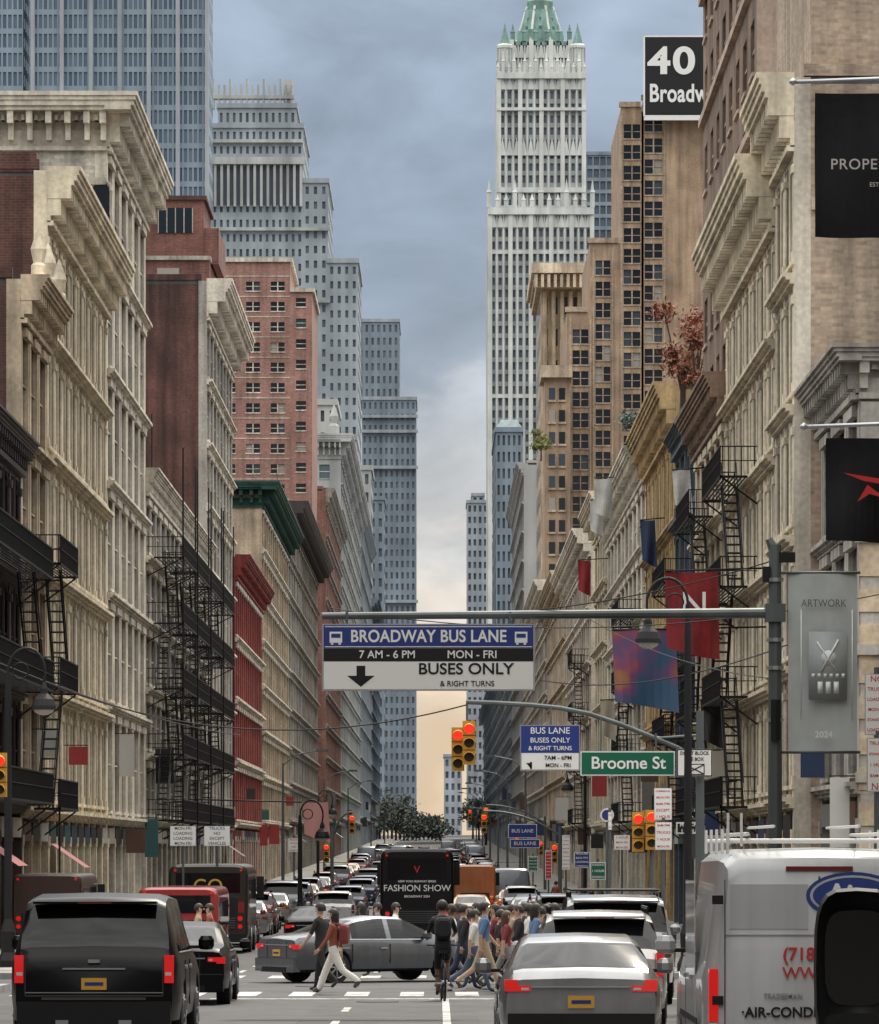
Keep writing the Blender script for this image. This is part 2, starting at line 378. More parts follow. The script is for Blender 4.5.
# ---------------------------------------------------------------- ground
def strip(mb,x0,x1,y0,y1,dz,mat):
    ys=[y0]+[y for y in YS if y0<y<y1]+[y1]
    for a,b in zip(ys[:-1],ys[1:]):
        mb.poly([(x0,a,zg(a)+dz),(x1,a,zg(a)+dz),(x1,b,zg(b)+dz),(x0,b,zg(b)+dz)],mat)
RL,RR=-8.5,4.9
g=MB(); strip(g,-4000,4000,-3000,9000,0,GROUND); g.build('ground')
g=MB(); strip(g,RL,RR,-90,1150,.004,ASPH)
g.build('road')
g=MB(); strip(g,-120,RL-.001,97,108.5,.004,ASPH); strip(g,RR+.001,120,97,108.5,.004,ASPH); g.build('cross_street_road')
g=MB()
for (x,w_,y0_,y1_) in ((-3.6,1.5,62,84),(.6,1.0,58,80),(-1.2,2.2,99,104),(2.2,1.8,97.5,108),(-6.4,1.2,90,91.3),(-2.9,.5,116,170),(-.9,.9,66,72)): strip(g,x,x+w_,y0_,y1_,.006,ASPH2)
g.build('road_patches')
for (x,y) in ((-1.1,86.5),(-2.6,100.5),(.9,98),(-6,103)):
    g=MB(); g.lathe((x,y,zg(y)),[(.38,.007),(.38,.016),(.33,.018),(.0,.018)],IRON,20); g.build('manhole_cover')
for (xa,xb,nm) in ((FL-.3,RL,'l'),(RR,FR+.9,'r')):
    for (ya,yb) in ((-90,96.5),(109,326),(334,560),(570,1150)):
        g=MB(); ys=[ya]+[y for y in YS if ya<y<yb]+[yb]
        cx0,cx1=((xa,xb-.18) if nm=='l' else (xa+.18,xb))
        kx0,kx1=((xb-.18,xb) if nm=='l' else (xa,xa+.18))
        for a,b in zip(ys[:-1],ys[1:]):
            g.poly([(cx0,a,zg(a)+.14),(cx1,a,zg(a)+.14),(cx1,b,zg(b)+.14),(cx0,b,zg(b)+.14)],CONC)
            g.poly([(kx0,a,zg(a)+.143),(kx1,a,zg(a)+.143),(kx1,b,zg(b)+.143),(kx0,b,zg(b)+.143)],CURB)
            e=kx1 if nm=='l' else kx0
            g.poly([(e,a,zg(a)),(e,b,zg(b)),(e,b,zg(b)+.143),(e,a,zg(a)+.143)],CURB)
        for y in (ya,yb): g.poly([(xa,y,zg(y)-.1),(xb,y,zg(y)-.1),(xb,y,zg(y)+.143),(xa,y,zg(y)+.143)],CURB)
        g.build('sidewalk')
g=MB()
for ya,yb in ((91.5,95.2),(110.2,113.5)):
    x=RL+.4
    while x<RR-.5: strip(g,x,x+.45,ya,yb,.008,WPAINT); x+=1.05
strip(g,-4.2,RR-.2,88.8,89.3,.008,WPAINT)
for x in (-4.9,-1.6,1.75):
    y=-20
    while y<86:
        strip(g,x,x+.12,y,y+3,.009,WPAINT); y+=9
    y=118
    while y<900: strip(g,x,x+.12,y,y+3,.009,WPAINT); y+=9
strip(g,.25,.4,116,320,.010,WPAINT); strip(g,.05,.17,20,88.7,.010,WPAINT)
g.build('road_markings')
# ---------------------------------------------------------------- unseen street behind the viewpoint, blocks added to darken car reflections
def plainblock(name,xa,xb,ya,yb,zt,wall,face):
    P=parts(); P['walls'].box(xa,xb,ya,yb,-1,zt,wall)
    if face=='y': fr=Fr((xa,yb),(1,0),(0,1)); L=xb-xa
    elif face=='x+': fr=Fr((xb,ya),(0,1),(1,0)); L=yb-ya
    else: fr=Fr((xa,ya),(0,1),(-1,0)); L=yb-ya
    n=int(L/3)
    for i in range(n):
        for r in range(int(zt/3.8)):
            u=L*(i+.25)/n; fr.quad(P['windows'],u,u+1.4,.02,1+r*3.8,3.3+r*3.8,rg(GL)); fr.box(P['trim'],u-.1,u+1.5,.0,.15,.8+r*3.8,.98+r*3.8,CREAM2)
    cornice(P['trim'],fr,0,L,zt-1.5,1.5,.9,wall,step=2)
    finish(name,P)
plainblock('brick_loft_building',-40,FL,-90,58,24,DBRICK,'x+'); plainblock('brick_loft_building',FR,36,-90,56,24,TBRICK,'x-'); plainblock('unseen_reflection_block',-45,45,-140,-110,44,BROWNST,'y')
# ---------------------------------------------------------------- LEFT side
bldg('corner_loft_building',-1,60,90,20,4,7,BROWNST,BROWNST,DBRICK,'loft')
bldg('dark_iron_loft_building',-1,122,163,Z(437,160),3,10,DKIRON,DKIRON,DBRICK,'iron',(1.0,.5),fe=(12,39,3),cmat=DKIRON)
P,fr=bldg('tan_stone_building',-1,163,174,Z(288,167),4,3,TAN,TAN,DBRICK,'punched',(1.5,.8),keep=True,fe=(1,9,3))
for u in (1.0,5,9.8):
    p=fr.p(u,.5,Z(288,167)); P['trim'].lathe(p,[(.26,0),(.26,.4),(.18,.5),(.28,.95),(.2,1.2),(.1,1.5),(.0,1.7)],CREAM)
finish('tan_stone_building',P)
zc=Z(166,174)
P,fr=bldg('cream_cast_iron_building',-1,174,205,zc,5,9,CREAM,CREAM,DBRICK,'iron',(2.0,1.05),keep=True,cmat=CREAM)
P['roof'].box(-38,FL-.4,174.05,175,zc-.2,Z(152,174),DBRICK)
finish('cream_cast_iron_building',P)
zt=Z(103,207)
P,fr=bldg('limestone_corner_building',-1,205,232,zt,6,6,CREAM2,CREAM2,WBRICK,'punched',(2.2,1.2),keep=True,ret=True,depth=40)
sf=Fr((FL,205),(1,0),(0,-1))
cxm=X(101,205)-FL; zc2=Z(205,205)
pts=[(cxm-.36,zc2-1.0),(cxm+.36,zc2-1.0),(cxm+.36,zc2+.6)]+[(cxm+.36*math.cos(t),zc2+.6+.36*math.sin(t)) for t in [math.pi*k/8 for k in range(1,9)]]
P['windows'].poly([sf.p(a,.014,b) for a,b in pts],GL[1])
for k in range(8):
    t0=math.pi*k/8;t1=math.pi*(k+1)/8
    P['trim'].rod(sf.p(cxm+.44*math.cos(t0),.03,zc2+.6+.44*math.sin(t0)),sf.p(cxm+.44*math.cos(t1),.03,zc2+.6+.44*math.sin(t1)),.07,CREAM2)
P['trim'].box(FL-40,FL-.05,204.8,205,Z(185,205),Z(178,205),CREAM2)
finish('limestone_corner_building',P)
zt=Z(474,236)
P,fr=bldg('fire_escape_loft_building',-1,232,293,zt,5,14,GREYST,CREAM2,WBRICK,'punched',(1.2,.5),keep=True)
fh=(zt-1.2-zg(260)-4.6)/5
for (a,b) in ((.6,13),(14.5,27),(29,42),(44,58)):
    fire_escape(P['fire_escape'],fr,a,b,[zg(260)+4.6+fh*k+.1 for k in range(5)],1.8,bal=.16)
    for q in (a+.1,b-.5): P['fire_escape'].rod(fr.p(q,1.75,zg(260)+4.6),fr.p(q,1.75,zt+1.0),.045,IRON)
P['trim'].rod(fr.p(5,0,zt),fr.p(5,0,zt+3),.04,IRON); P['roof'].box(-20,-14.9,233,240,zt,zt+1.2,CREAM2)
finish('fire_escape_loft_building',P)
zt=Z(284,296)
P,fr=bldg('brick_loft_building',-1,293,329,zt,8,8,GREYST,CREAM2,DBRICK,'punched',(2.4,1.4),keep=True,cmat=CREAM2,depth=20,ret=False)
P['roof'].box(-32,-14.9,315,328,zt-.1,Z(262,316),RBRICK); P['roof'].box(-32,-14.8,314.8,328.2,Z(262,316),Z(258,316),GREYST)
P['roof'].box(X(150,316)-6,X(203,316),317,327,Z(262,316),Z(200,317),RBRICK); P['roof'].box(X(150,316)-6,X(206,316),316.8,327.1,Z(200,317),Z(196,317),DBRICK)
P['roof'].box(X(203,316)+.01,X(218,316),317.1,327,Z(262,316),Z(228,317),RBRICK)
P['windows'].box(X(157,316),X(192,316),316.9,317,Z(233,317),Z(208,317),GL[0])
for k in range(5): P['trim'].box(X(157+k*8.6,316),X(158+k*8.6,316),316.85,316.95,Z(233,317),Z(208,317),GREYST)
P['windows'].box(X(158,316),X(180,316),314.9,315,Z(282,316),Z(270,316),GL[3])
finish('brick_loft_building',P)
bldg('red_iron_building',-1,334,384,Z(556,336),4,14,REDPT,CREAM2,RBRICK,'punched',(1.6,.9),cmat=REDPT)
bldg('green_cornice_building',-1,384,452,Z(482,384),7,14,TAN,CREAM2,TAN,'punched',(1.9,1.3),cmat=GRNC,ret=True,depth=22)
bldg('grey_stone_building',-1,452,560,Z(503,455),8,20,GREYST,GREYST,GREYST,'punched',(2.0,1.7),cmat=DKIRON,depth=22)
P=parts(); d=575
x0,x1=X(206,d),X(312,d); zt=Z(262,d)
fr=Fr((x0,d),(1,0),(0,-1)); zm=Z(292,d)
xs=X(290,d)-x0; base=zg(d)
grid(P,fr,X(216,d)-x0,xs,Z(560,d),Z(276,d),3,14,.56,.45,PBRICK,pair=True,sillm=CREAM2)
grid(P,fr,xs,x1-x0,Z(560,d),zm,1,13,.45,.42,PBRICK,sillm=CREAM2)
P['walls'].box(x0,X(216,d),d-0,d+.22,Z(560,d),Z(276,d),PBRICK)
P['walls'].box(x0,x0+xs,d,d+.22,Z(276,d),zt,PBRICK)
P['walls'].box(x0,x1,d,d+.22,base,Z(560,d),PBRICK)
P['walls'].box(x0,x0+xs,d+.22,d+25,base,zt,PBRICK); P['walls'].box(x0+xs,x1,d+.22,d+25,base,zm,PBRICK)
for k in range(15):
    z=Z(560,d)+(Z(276,d)-Z(560,d))*k/14; P['trim'].box(x0,x0+xs,d-.05,d,z-.08,z+.04,CREAMG)
P['trim'].box(x0,x0+xs+.3,d-.3,d+25,zt,zt+.5,CREAM2); P['trim'].box(x0+xs,x1+.3,d-.31,d+25.1,zm,zm+.5,CREAM2)
finish('apartment_building',P)
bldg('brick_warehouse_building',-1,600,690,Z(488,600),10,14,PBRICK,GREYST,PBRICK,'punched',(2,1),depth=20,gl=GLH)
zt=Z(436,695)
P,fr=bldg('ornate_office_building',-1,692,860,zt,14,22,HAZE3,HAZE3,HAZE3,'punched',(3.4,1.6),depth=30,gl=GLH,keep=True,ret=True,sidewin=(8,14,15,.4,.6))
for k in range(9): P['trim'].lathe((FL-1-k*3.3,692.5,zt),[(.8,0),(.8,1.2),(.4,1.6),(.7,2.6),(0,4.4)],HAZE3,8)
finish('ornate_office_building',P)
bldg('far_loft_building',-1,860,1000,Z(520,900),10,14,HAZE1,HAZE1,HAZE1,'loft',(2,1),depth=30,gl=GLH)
def tower(name,d,secs,wall,gl,depth,cols_px=10,row_m=3.6,wf=.5,hf=.6,trim=None,rail=False,spm=None,rec=.6):
    P=parts()
    for (pa,pb,yt,yb) in secs:
        xa,xb=X(pa,d),X(pb,d); za=Z(yb,d); zb=Z(yt,d)
        fr=Fr((xa,d),(1,0),(0,-1)); W=xb-xa
        cols=max(1,int((pb-pa)/cols_px)); rows=max(1,int((zb-za)/row_m))
        grid(P,fr,0,W,za,zb,cols,rows,wf,hf,wall,gl,rec=rec,sill=False,rail=rail,spm=spm)
        P['walls'].box(xa,xb,d+rec,d+depth,za,zb,wall)
        P['trim'].box(xa-.3,xb+.3,d-.4,d+depth+.1,zb,zb+1.0,trim or wall)
        s=1 if (xa+xb)/2<0 else -1
        xf=xb if s>0 else xa
        ff=Fr((xf,d+1),(0,1),(s,0)); n=max(2,int(depth/4))
        for i in range(n):
            for r in range(rows):
                u=depth*(i+.3)/n*.97; z=za+(zb-za)*(r+.25)/rows
                ff.quad(P['windows'],u,u+depth/n*.5,.02,z,z+(zb-za)/rows*.55,rg(gl))
    return P
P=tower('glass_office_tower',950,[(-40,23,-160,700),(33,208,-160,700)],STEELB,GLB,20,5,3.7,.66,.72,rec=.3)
for px in range(33,209,29): P['trim'].box(X(px,950)-.4,X(px,950)+.4,948.9,949.99,Z(700,950),Z(-160,950),HAZE1)
finish('glass_office_tower',P)
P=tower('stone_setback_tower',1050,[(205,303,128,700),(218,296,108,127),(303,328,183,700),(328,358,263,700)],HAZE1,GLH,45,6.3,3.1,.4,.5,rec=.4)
d=1050
for k in range(14):
    px=214+k*6.6; P['trim'].box(X(px,d),X(px+2.6,d),d-1.2,d-.01,Z(207,d),Z(165,d),HAZE3)
P['trim'].box(X(207,d),X(305,d),d-1.6,d-.01,Z(165,d),Z(158,d),HAZE3); P['windows'].box(X(212,d),X(300,d),d-.05,d-.02,Z(205,d),Z(167,d),GLH[0])
for k in range(15): P['trim'].box(X(212+k*5.6,d),X(214.0+k*5.6,d),d+1,d+3,Z(108,d),Z(84 if k%3 else 78,d),HAZE3)
P['trim'].box(X(211,d),X(294,d),d+.8,d+3.2,Z(98,d),Z(94.5,d),HAZE3); P['walls'].box(X(283,d),X(292,d),d+4,d+10,Z(108,d),Z(76,d),HAZE3)
for yy in (140,228,300,400): P['trim'].box(X(205,d),X(330 if yy>180 else 303,d),d-1.0,d-.01,Z(yy+3,d),Z(yy,d),HAZE3)
finish('stone_setback_tower',P)
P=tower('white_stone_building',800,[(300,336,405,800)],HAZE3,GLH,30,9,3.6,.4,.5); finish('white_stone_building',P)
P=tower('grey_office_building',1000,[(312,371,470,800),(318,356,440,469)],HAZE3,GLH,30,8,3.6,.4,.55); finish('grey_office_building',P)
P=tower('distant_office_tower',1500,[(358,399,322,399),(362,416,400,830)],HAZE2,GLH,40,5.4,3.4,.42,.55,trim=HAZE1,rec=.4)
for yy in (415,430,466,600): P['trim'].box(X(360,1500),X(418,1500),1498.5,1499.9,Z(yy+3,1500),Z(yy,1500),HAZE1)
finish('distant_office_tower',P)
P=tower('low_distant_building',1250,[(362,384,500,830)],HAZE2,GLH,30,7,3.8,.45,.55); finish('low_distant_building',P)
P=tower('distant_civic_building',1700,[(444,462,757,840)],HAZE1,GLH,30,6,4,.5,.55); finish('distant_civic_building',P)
# ---------------------------------------------------------------- RIGHT side
bldg('corner_store_building',1,58,90,19,4,8,CREAM,CREAM,TBRICK,'iron',(1.8,1.0))
zt=Z(346,130); XR=11.2
P,fr=bldg('stone_corner_building',1,130,143,zt,3,3,GREYST,GREYST,TAN,'punched',(1.3,.65),keep=True,ret=True,gh=4.8,x=XR)
sf=Fr((XR,130),(1,0),(0,-1))
for k,(u0,u1) in enumerate(((.03,.6),(2.2,2.8))):
    sf.box(P['trim'],u0,u1,0,.18,-1,zt-1.5,GREYST)
    for j in range(12): sf.box(P['trim'],u0-.04,u1+.03,0,.23,.2+j*.95,.8+j*.95,TAN)
for z in (4.2,7.6,10.6):
    sf.box(P['trim'],-.1,14,0,.3,z,z+.28,GREYST); sf.box(P['trim'],-.02,14,0,.19,z-.3,z,TAN)
    for u in (.95,3.4,6.0): sf.box(P['windows'],u,u+.95,.01,.05,z+.6,z+2.6,GL[1]); sf.box(P['trim'],u-.12,u+1.07,.0,.16,z+2.6,z+2.85,CREAM2); sf.box(P['trim'],u,u+.95,.05,.08,z+1.55,z+1.62,CREAM2)
finish('stone_corner_building',P)
zt=Z(72,143)
P,fr=bldg('ornate_cream_building',1,143,151,zt,5,2,CREAMG,CREAM,TBRICK,'iron',(2.2,.95),keep=True,cmat=CREAM,depth=26)
P['walls'].box(FR+.55,FR+26,143.3,158.8,zt-.4,zt+9,TBRICK)
P['trim'].box(FR+.52,FR+26.1,142.9,143,Z(210,143),Z(210,143)+.35,TAN)
for (u,z) in ((1.6,zt+1.2),(1.6,zt-4.2)): P['windows'].box(FR+u+4,FR+u+5.2,143.2,143.29,z,z+2,GL[0])
finish('ornate_cream_building',P)
zt=Z(158,152)
P,fr=bldg('pilastered_building',1,151,177,zt,5,7,CREAMR,CREAM,PINKST,'iron',(2.3,1.1),keep=True,cmat=CREAM,fe=(8,19,4),depth=26)
finish('pilastered_building',P)
P=parts(); z1_=zt+17; xf=10.82
P['walls'].box(xf+.55,xf+26,166.25,199.8,zg(180),z1_,PINKST)
sf=Fr((xf,166),(1,0),(0,-1))
grid(P,sf,.0,6.2,zt-.6,z1_,2,5,.38,.55,PINKST,sillm=TAN)
P['walls'].box(xf+6.2,xf+26,166,166.24,zt-.6,z1_,PINKST)
f2=Fr((xf,166),(0,1),(-1,0))
grid(P,f2,.26,33.8,zt-8,z1_,8,8,.5,.6,BROWNST,sillm=PINKST,rec=.15)
for z in (z1_-4,z1_-9,z1_-14): f2.box(P['trim'],.2,33.9,0,.2,z,z+.3,PINKST)
finish('brick_slab_building',P)
bldg('brown_cornice_building',1,177,198,Z(374,178),4,6,CREAMR,CREAM,DBRICK,'punched',(1.6,.7),cmat=BROWNST,fe=(2,12,4))
NAVY=stone('slate_blue_cladding',(.09,.12,.15),.3)
bldg('slate_clad_building',1,198,215,Z(420,204),5,4,NAVY,NAVY,NAVY,'loft',(.8,.4),fe=(1,12,4))
bldg('ochre_terracotta_building',1,215,246,Z(396,222),4,8,OCHRE,OCHRE,OCHRE,'iron',(2.1,.85),depth=20)
bldg('white_stone_loft_building',1,246,302,Z(470,262),5,10,CREAM2,CREAM2,GREYST,'punched',(1.7,1.0),depth=20,fe=(4,14,4))
bldg('cream_loft_building',1,302,326,Z(500,310),5,5,CREAM,CREAM,TBRICK,'punched',(1.8,1.0),depth=20)
bldg('cream_stone_building',1,334,400,Z(530,336),5,14,CREAMG,CREAM2,TBRICK,'punched',(1.8,1.2),depth=20,fe=(4,14,4))
bldg('terracotta_loft_building',1,400,470,Z(570,400),5,14,CREAMR,TAN,TBRICK,'punched',(1.8,1.2),depth=20)
d=490; P=parts(); zb=zg(d)-1
def sec(pa,pb,yt,col,ybot=640,rowpx=20.5):
    xa,xb=X(pa,d),X(pb,d); zt=Z(yt,d); fr=Fr((xa,d),(1,0),(0,-1)); W=xb-xa
    if col:
        zt2=Z(yt+14,d); za=Z(ybot,d); rows=int((ybot-yt-14)/rowpx)
        ca,cb=col; ua,ub=X(ca,d)-xa,X(cb,d)-xa
        grid(P,fr,ua,ub,za,zt2,1,rows,.92,.68,TBRICK2,pair=True,sill=True,sillm=TBRICK)
        P['walls'].box(xa,xa+ua,d,d+.22,za,zt2,TBRICK2); P['walls'].box(xa+ub,xb,d,d+.22,za,zt2,TBRICK2)
        P['walls'].box(xa,xb,d,d+.22,zt2,zt,TBRICK2); P['walls'].box(xa,xb,d,d+.22,zb,za,TBRICK2)
        for q in (ua-.25,ub+.05): fr.box(P['trim'],q,q+.2,0,.12,za,zt-.5,TBRICK)
    else: P['walls'].box(xa,xb,d,d+.22,zb,zt,TBRICK2)
    P['walls'].box(xa,xb,d+.22,d+28,zb,zt,TBRICK2)
    P['trim'].box(xa-.2,xb-.25,d-.25,d+.4,zt,zt+.5,TBRICK)
sec(643,760,100,(644,663)); sec(621,643,107,(623,641)); sec(590,621,243,(595,611)); sec(567,590,312,(572,589))
finish('brick_office_tower',P)
P=parts(); P['walls'].box(X(545,481),X(570,481),481,489.5,zb,Z(378,481),TBRICK2); P['trim'].box(X(541,481),X(572,481),480.2,489.6,Z(378,481),Z(366,481),TAN)
for r in range(18):
    for c in range(2): P['windows'].box(X(549+c*10,481),X(555+c*10,481),480.9,481,Z(400+r*22,481),Z(388+r*22,481),rg(GL)); P['trim'].box(X(548+c*10,481),X(556+c*10,481),480.8,480.99,Z(402+r*22,481),Z(400+r*22,481),TAN)
finish('narrow_brick_building',P)
P=tower('ornate_cornice_tower',540,[(541,590,290,700)],TAN,GL,25,9,3.4,.4,.55)
for k in range(6): P['trim'].rod((X(545+k*8.5,540),539.6,Z(380,540)),(X(545+k*8.5,540),539.6,Z(292,540)),.25,TAN,n=8)
P['trim'].box(X(536,540),X(590,540),538,566,Z(290,540)+.01,Z(282,540),TAN); P['trim'].box(X(531,540),X(592,540),537,567,Z(276,540),Z(266,540),CREAMR); P['trim'].box(X(534,540),X(590.5,540),537.8,566.1,Z(282,540),Z(276,540),TAN)
for k in range(9): P['trim'].box(X(534+k*6.4,540),X(537+k*6.4,540),537.2,538,Z(290,540),Z(277,540),CREAMR)
finish('ornate_cornice_tower',P)
e=empty('rooftop_sign'); b=MB(); d=488
b.box(X(645,d),X(760,d),d,d+.6,Z(114,d),Z(37,d),BLK)
b.box(X(644,d),X(761,d),d+.05,d+.5,Z(120,d),Z(115,d),WHT); b.box(X(643.5,d),X(645,d),d-.02,d+.55,Z(116,d),Z(36,d),WHT); b.box(X(645.1,d),X(761,d),d-.02,d+.55,Z(37,d),Z(35.5,d),WHT)
for px in (655,690,725): b.rod((X(px,d),d+.7,Z(104,d)),(X(px,d),d+3,Z(60,d)),.15,IRON)
b.build('board',e)
text('401',3.75,(X(648,d),d-.05,Z(62,d)),WHT,e,bold=.10,sx=1.2,sp=1.1); text('Broadway',2.5,(X(649,d),d-.05,Z(94,d)),WHT,e,bold=.06,sx=.72,sp=1.05)
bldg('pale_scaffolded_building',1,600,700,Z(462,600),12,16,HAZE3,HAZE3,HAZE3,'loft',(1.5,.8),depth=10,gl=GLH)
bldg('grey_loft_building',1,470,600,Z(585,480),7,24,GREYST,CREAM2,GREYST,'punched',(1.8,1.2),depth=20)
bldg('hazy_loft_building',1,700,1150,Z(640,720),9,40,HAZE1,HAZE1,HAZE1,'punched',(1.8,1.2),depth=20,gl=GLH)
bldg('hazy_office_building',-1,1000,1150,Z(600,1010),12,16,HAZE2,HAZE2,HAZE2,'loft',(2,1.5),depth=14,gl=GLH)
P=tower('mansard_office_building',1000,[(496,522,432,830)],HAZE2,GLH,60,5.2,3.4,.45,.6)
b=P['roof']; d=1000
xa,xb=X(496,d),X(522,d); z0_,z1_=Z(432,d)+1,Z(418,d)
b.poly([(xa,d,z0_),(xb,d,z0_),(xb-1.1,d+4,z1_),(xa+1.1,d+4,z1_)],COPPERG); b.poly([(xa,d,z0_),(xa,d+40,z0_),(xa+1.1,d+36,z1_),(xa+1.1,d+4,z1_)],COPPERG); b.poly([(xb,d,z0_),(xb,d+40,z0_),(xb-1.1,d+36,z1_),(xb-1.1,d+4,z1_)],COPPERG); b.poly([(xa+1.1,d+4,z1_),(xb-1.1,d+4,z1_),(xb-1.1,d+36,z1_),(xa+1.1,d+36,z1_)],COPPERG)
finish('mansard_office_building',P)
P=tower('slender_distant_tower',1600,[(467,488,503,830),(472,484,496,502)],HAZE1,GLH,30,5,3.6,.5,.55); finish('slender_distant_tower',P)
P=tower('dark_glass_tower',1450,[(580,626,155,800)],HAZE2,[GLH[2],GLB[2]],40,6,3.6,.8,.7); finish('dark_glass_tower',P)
# ---------------------------------------------------------------- gothic skyscraper
d=1350; P=parts(); W_=P['walls'];T_=P['trim']
def wsec(pa,pb,yt,yb,bays,dep=30,off=0,row=12.0):
    xa,xb=X(pa,d),X(pb,d); dd=d+off; za,zb_=Z(yb,d),Z(yt,d)
    fr=Fr((xa,dd),(1,0),(0,-1)); W=xb-xa; rows=max(1,round((yb-yt)/row))
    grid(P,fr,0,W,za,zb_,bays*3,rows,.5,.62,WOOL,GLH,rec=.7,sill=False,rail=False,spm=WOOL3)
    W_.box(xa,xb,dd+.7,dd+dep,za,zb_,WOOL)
    for i in range(bays+1):
        u=W*i/bays; fr.box(T_,u-.6,u+.6,0,1.1,za,zb_+1.5,WOOL2)
        for j in (1,2):
            if i<bays: fr.box(T_,u+W/bays*j/3-.2,u+W/bays*j/3+.2,0,.45,za,zb_,WOOL2)
    z=za; k=0
    while z<zb_-8:
        if k%3==0: fr.box(T_,0,W,0,.4,z,z+1.0,WOOL2)
        z+=row*d/FPX*4; k+=1
    for i in range(bays*3):
        u=W*(i+.5)/(bays*3)
        for zz in (zb_,za+(zb_-za)*.5): T_.poly([fr.p(u-W/bays/6,.6,zz-3.5),fr.p(u+W/bays/6,.6,zz-3.5),fr.p(u,.6,zz+1.5)],WOOL2)
    sfr=Fr((xa,dd),(0,1),(-1,0))
    for i in range(7): sfr.box(T_,dep*i/6-.4,dep*i/6+.4,0,.8,za,zb_,WOOL2)
def pinn(x,y,z,w,h,m=WOOL2):
    T_.lathe((x,y,z),[(w,0),(w,h*.5),(w*1.25,h*.52),(w*.75,h*.6),(0,h)],m,8)
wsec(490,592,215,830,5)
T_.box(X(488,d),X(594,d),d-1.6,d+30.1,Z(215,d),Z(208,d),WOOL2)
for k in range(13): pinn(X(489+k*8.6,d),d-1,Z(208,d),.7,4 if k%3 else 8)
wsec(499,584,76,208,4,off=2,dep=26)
T_.box(X(496.5,d),X(586,d),d+.6,d+28.1,Z(192,d),Z(187,d),WOOL2)
T_.box(X(496.6,d),X(585.9,d),d+.6,d+28.2,Z(110,d),Z(107,d),WOOL2); T_.box(X(497,d),X(586,d),d+.4,d+28.3,Z(78,d),Z(72,d),WOOL2)
for k in range(17): pinn(X(498+k*5.4,d),d+1,Z(72,d),.5,6 if k%2 else 3)
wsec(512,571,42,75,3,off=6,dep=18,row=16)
for px in (505,578):
    for yy in (d+4,d+26):
        T_.lathe((X(px,d),yy,Z(76,d)),[(1.9,0),(1.9,8),(2.3,8.3),(2.3,9),(1.6,9.5)],WOOL2,8); T_.lathe((X(px,d),yy,Z(76,d)+9.5),[(1.5,0),(1.0,2),(.3,4.5),(0,6)],COPPER,8)
        for k in range(8):
            t=2*math.pi*k/8; T_.rod((X(px,d)+1.95*math.cos(t),yy+1.95*math.sin(t),Z(76,d)),(X(px,d)+1.95*math.cos(t),yy+1.95*math.sin(t),Z(76,d)+8),.3,WOOL)
T_.box(X(511,d),X(572,d),d+5.4,d+25,Z(42,d),Z(38,d),COPPER)
cx_,cy_=X(541,d),d+15
for k in range(6): pinn(X(513+k*11.4,d),d+5.6,Z(38,d),.7,5,COPPER)
T_.lathe((cx_,cy_,Z(40,d)),[(7.6,0),(6.9,4.5),(5.9,4.6),(4.6,10.5),(3.9,10.6),(3.9,13),(2.6,14),(2.4,18),(.5,23),(.1,27)],COPPER,8)
for i in range(8):
    t=2*math.pi*i/8+math.pi/8; T_.rod((cx_+7.6*math.cos(t),cy_+7.6*math.sin(t),Z(40,d)),(cx_+3.9*math.cos(t),cy_+3.9*math.sin(t),Z(40,d)+11.5),.35,WOOL2)
    if math.sin(t)<0.5:
        for f in (.25,.5,.75):
            r=7.3-3.2*f; P['windows'].rod((cx_+r*math.cos(t+.39)*.93,cy_+r*math.sin(t+.39)*.93,Z(40,d)+10*f-1.2),(cx_+r*math.cos(t+.39)*.9,cy_+r*math.sin(t+.39)*.9,Z(40,d)+10*f+.6),.5,GLH[2])
finish('gothic_skyscraper',P)
# ---------------------------------------------------------------- vegetation
def leafmat(n,c1,c2):
    m,nt,b=newmat(n); N=nt.nodes
    tc=N.new('ShaderNodeTexCoord'); no=N.new('ShaderNodeTexNoise'); no.inputs['Scale'].default_value=1.4
    r=N.new('ShaderNodeMixRGB'); r.inputs[1].default_value=(*c1,1); r.inputs[2].default_value=(*c2,1)
    nt.links.new(tc.outputs['Object'],no.inputs['Vector']); nt.links.new(no.outputs['Fac'],r.inputs[0]); nt.links.new(r.outputs[0],b.inputs['Base Color']); b.inputs['Roughness'].default_value=.7
    return m
LG=leafmat('hazy_green_foliage',(.045,.065,.055),(.085,.11,.085)); LR=leafmat('red_foliage',(.13,.03,.018),(.28,.10,.04)); LY=leafmat('yellow_green_foliage',(.10,.13,.03),(.22,.2,.07)); BARK=stone('bark',(.09,.07,.05))  # LG leaf green is lightened, haze over far trees put into the colour
def tree(mb,c,h,r,leaf,n,ls,trunk=True):
    c=Vector(c)
    if trunk:
        mb.rod(c,c+Vector((0,0,h*.5)),h*.03,BARK,h*.018,7)
    cl=[]
    for i in range(9):
        a=R_()*6.28; rr=r*(.25+.6*R_()); q=c+Vector((math.cos(a)*rr,math.sin(a)*rr,h*(.42+.5*R_()))); cl.append((q,r*(.28+.25*R_())))
        if trunk: mb.rod(c+Vector((0,0,h*(.25+.2*R_()))),q,h*.012,BARK,h*.004,5)
    for i in range(n):
        q,rr=random.choice(cl); v=Vector((random.gauss(0,1),random.gauss(0,1),random.gauss(0,.8)))*rr*.6
        p=q+v; a=Vector((random.gauss(0,1),random.gauss(0,1),random.gauss(0,1))).normalized(); b=a.orthogonal().normalized(); s=ls*(.6+.8*R_())
        mb.poly([p-a*s,p-b*s*.5,p+a*s,p+b*s*.5],leaf)
b=MB()
for i in range(17):
    px=376+i*4.0; dd=1040+R_()*100; tree(b,(X(px,dd),dd,zg(dd)-1.5),(8+5*R_()) if px<415 else 5+2.5*R_(),2.9,LG,330,.42)
b.build('park_trees')
b=MB()
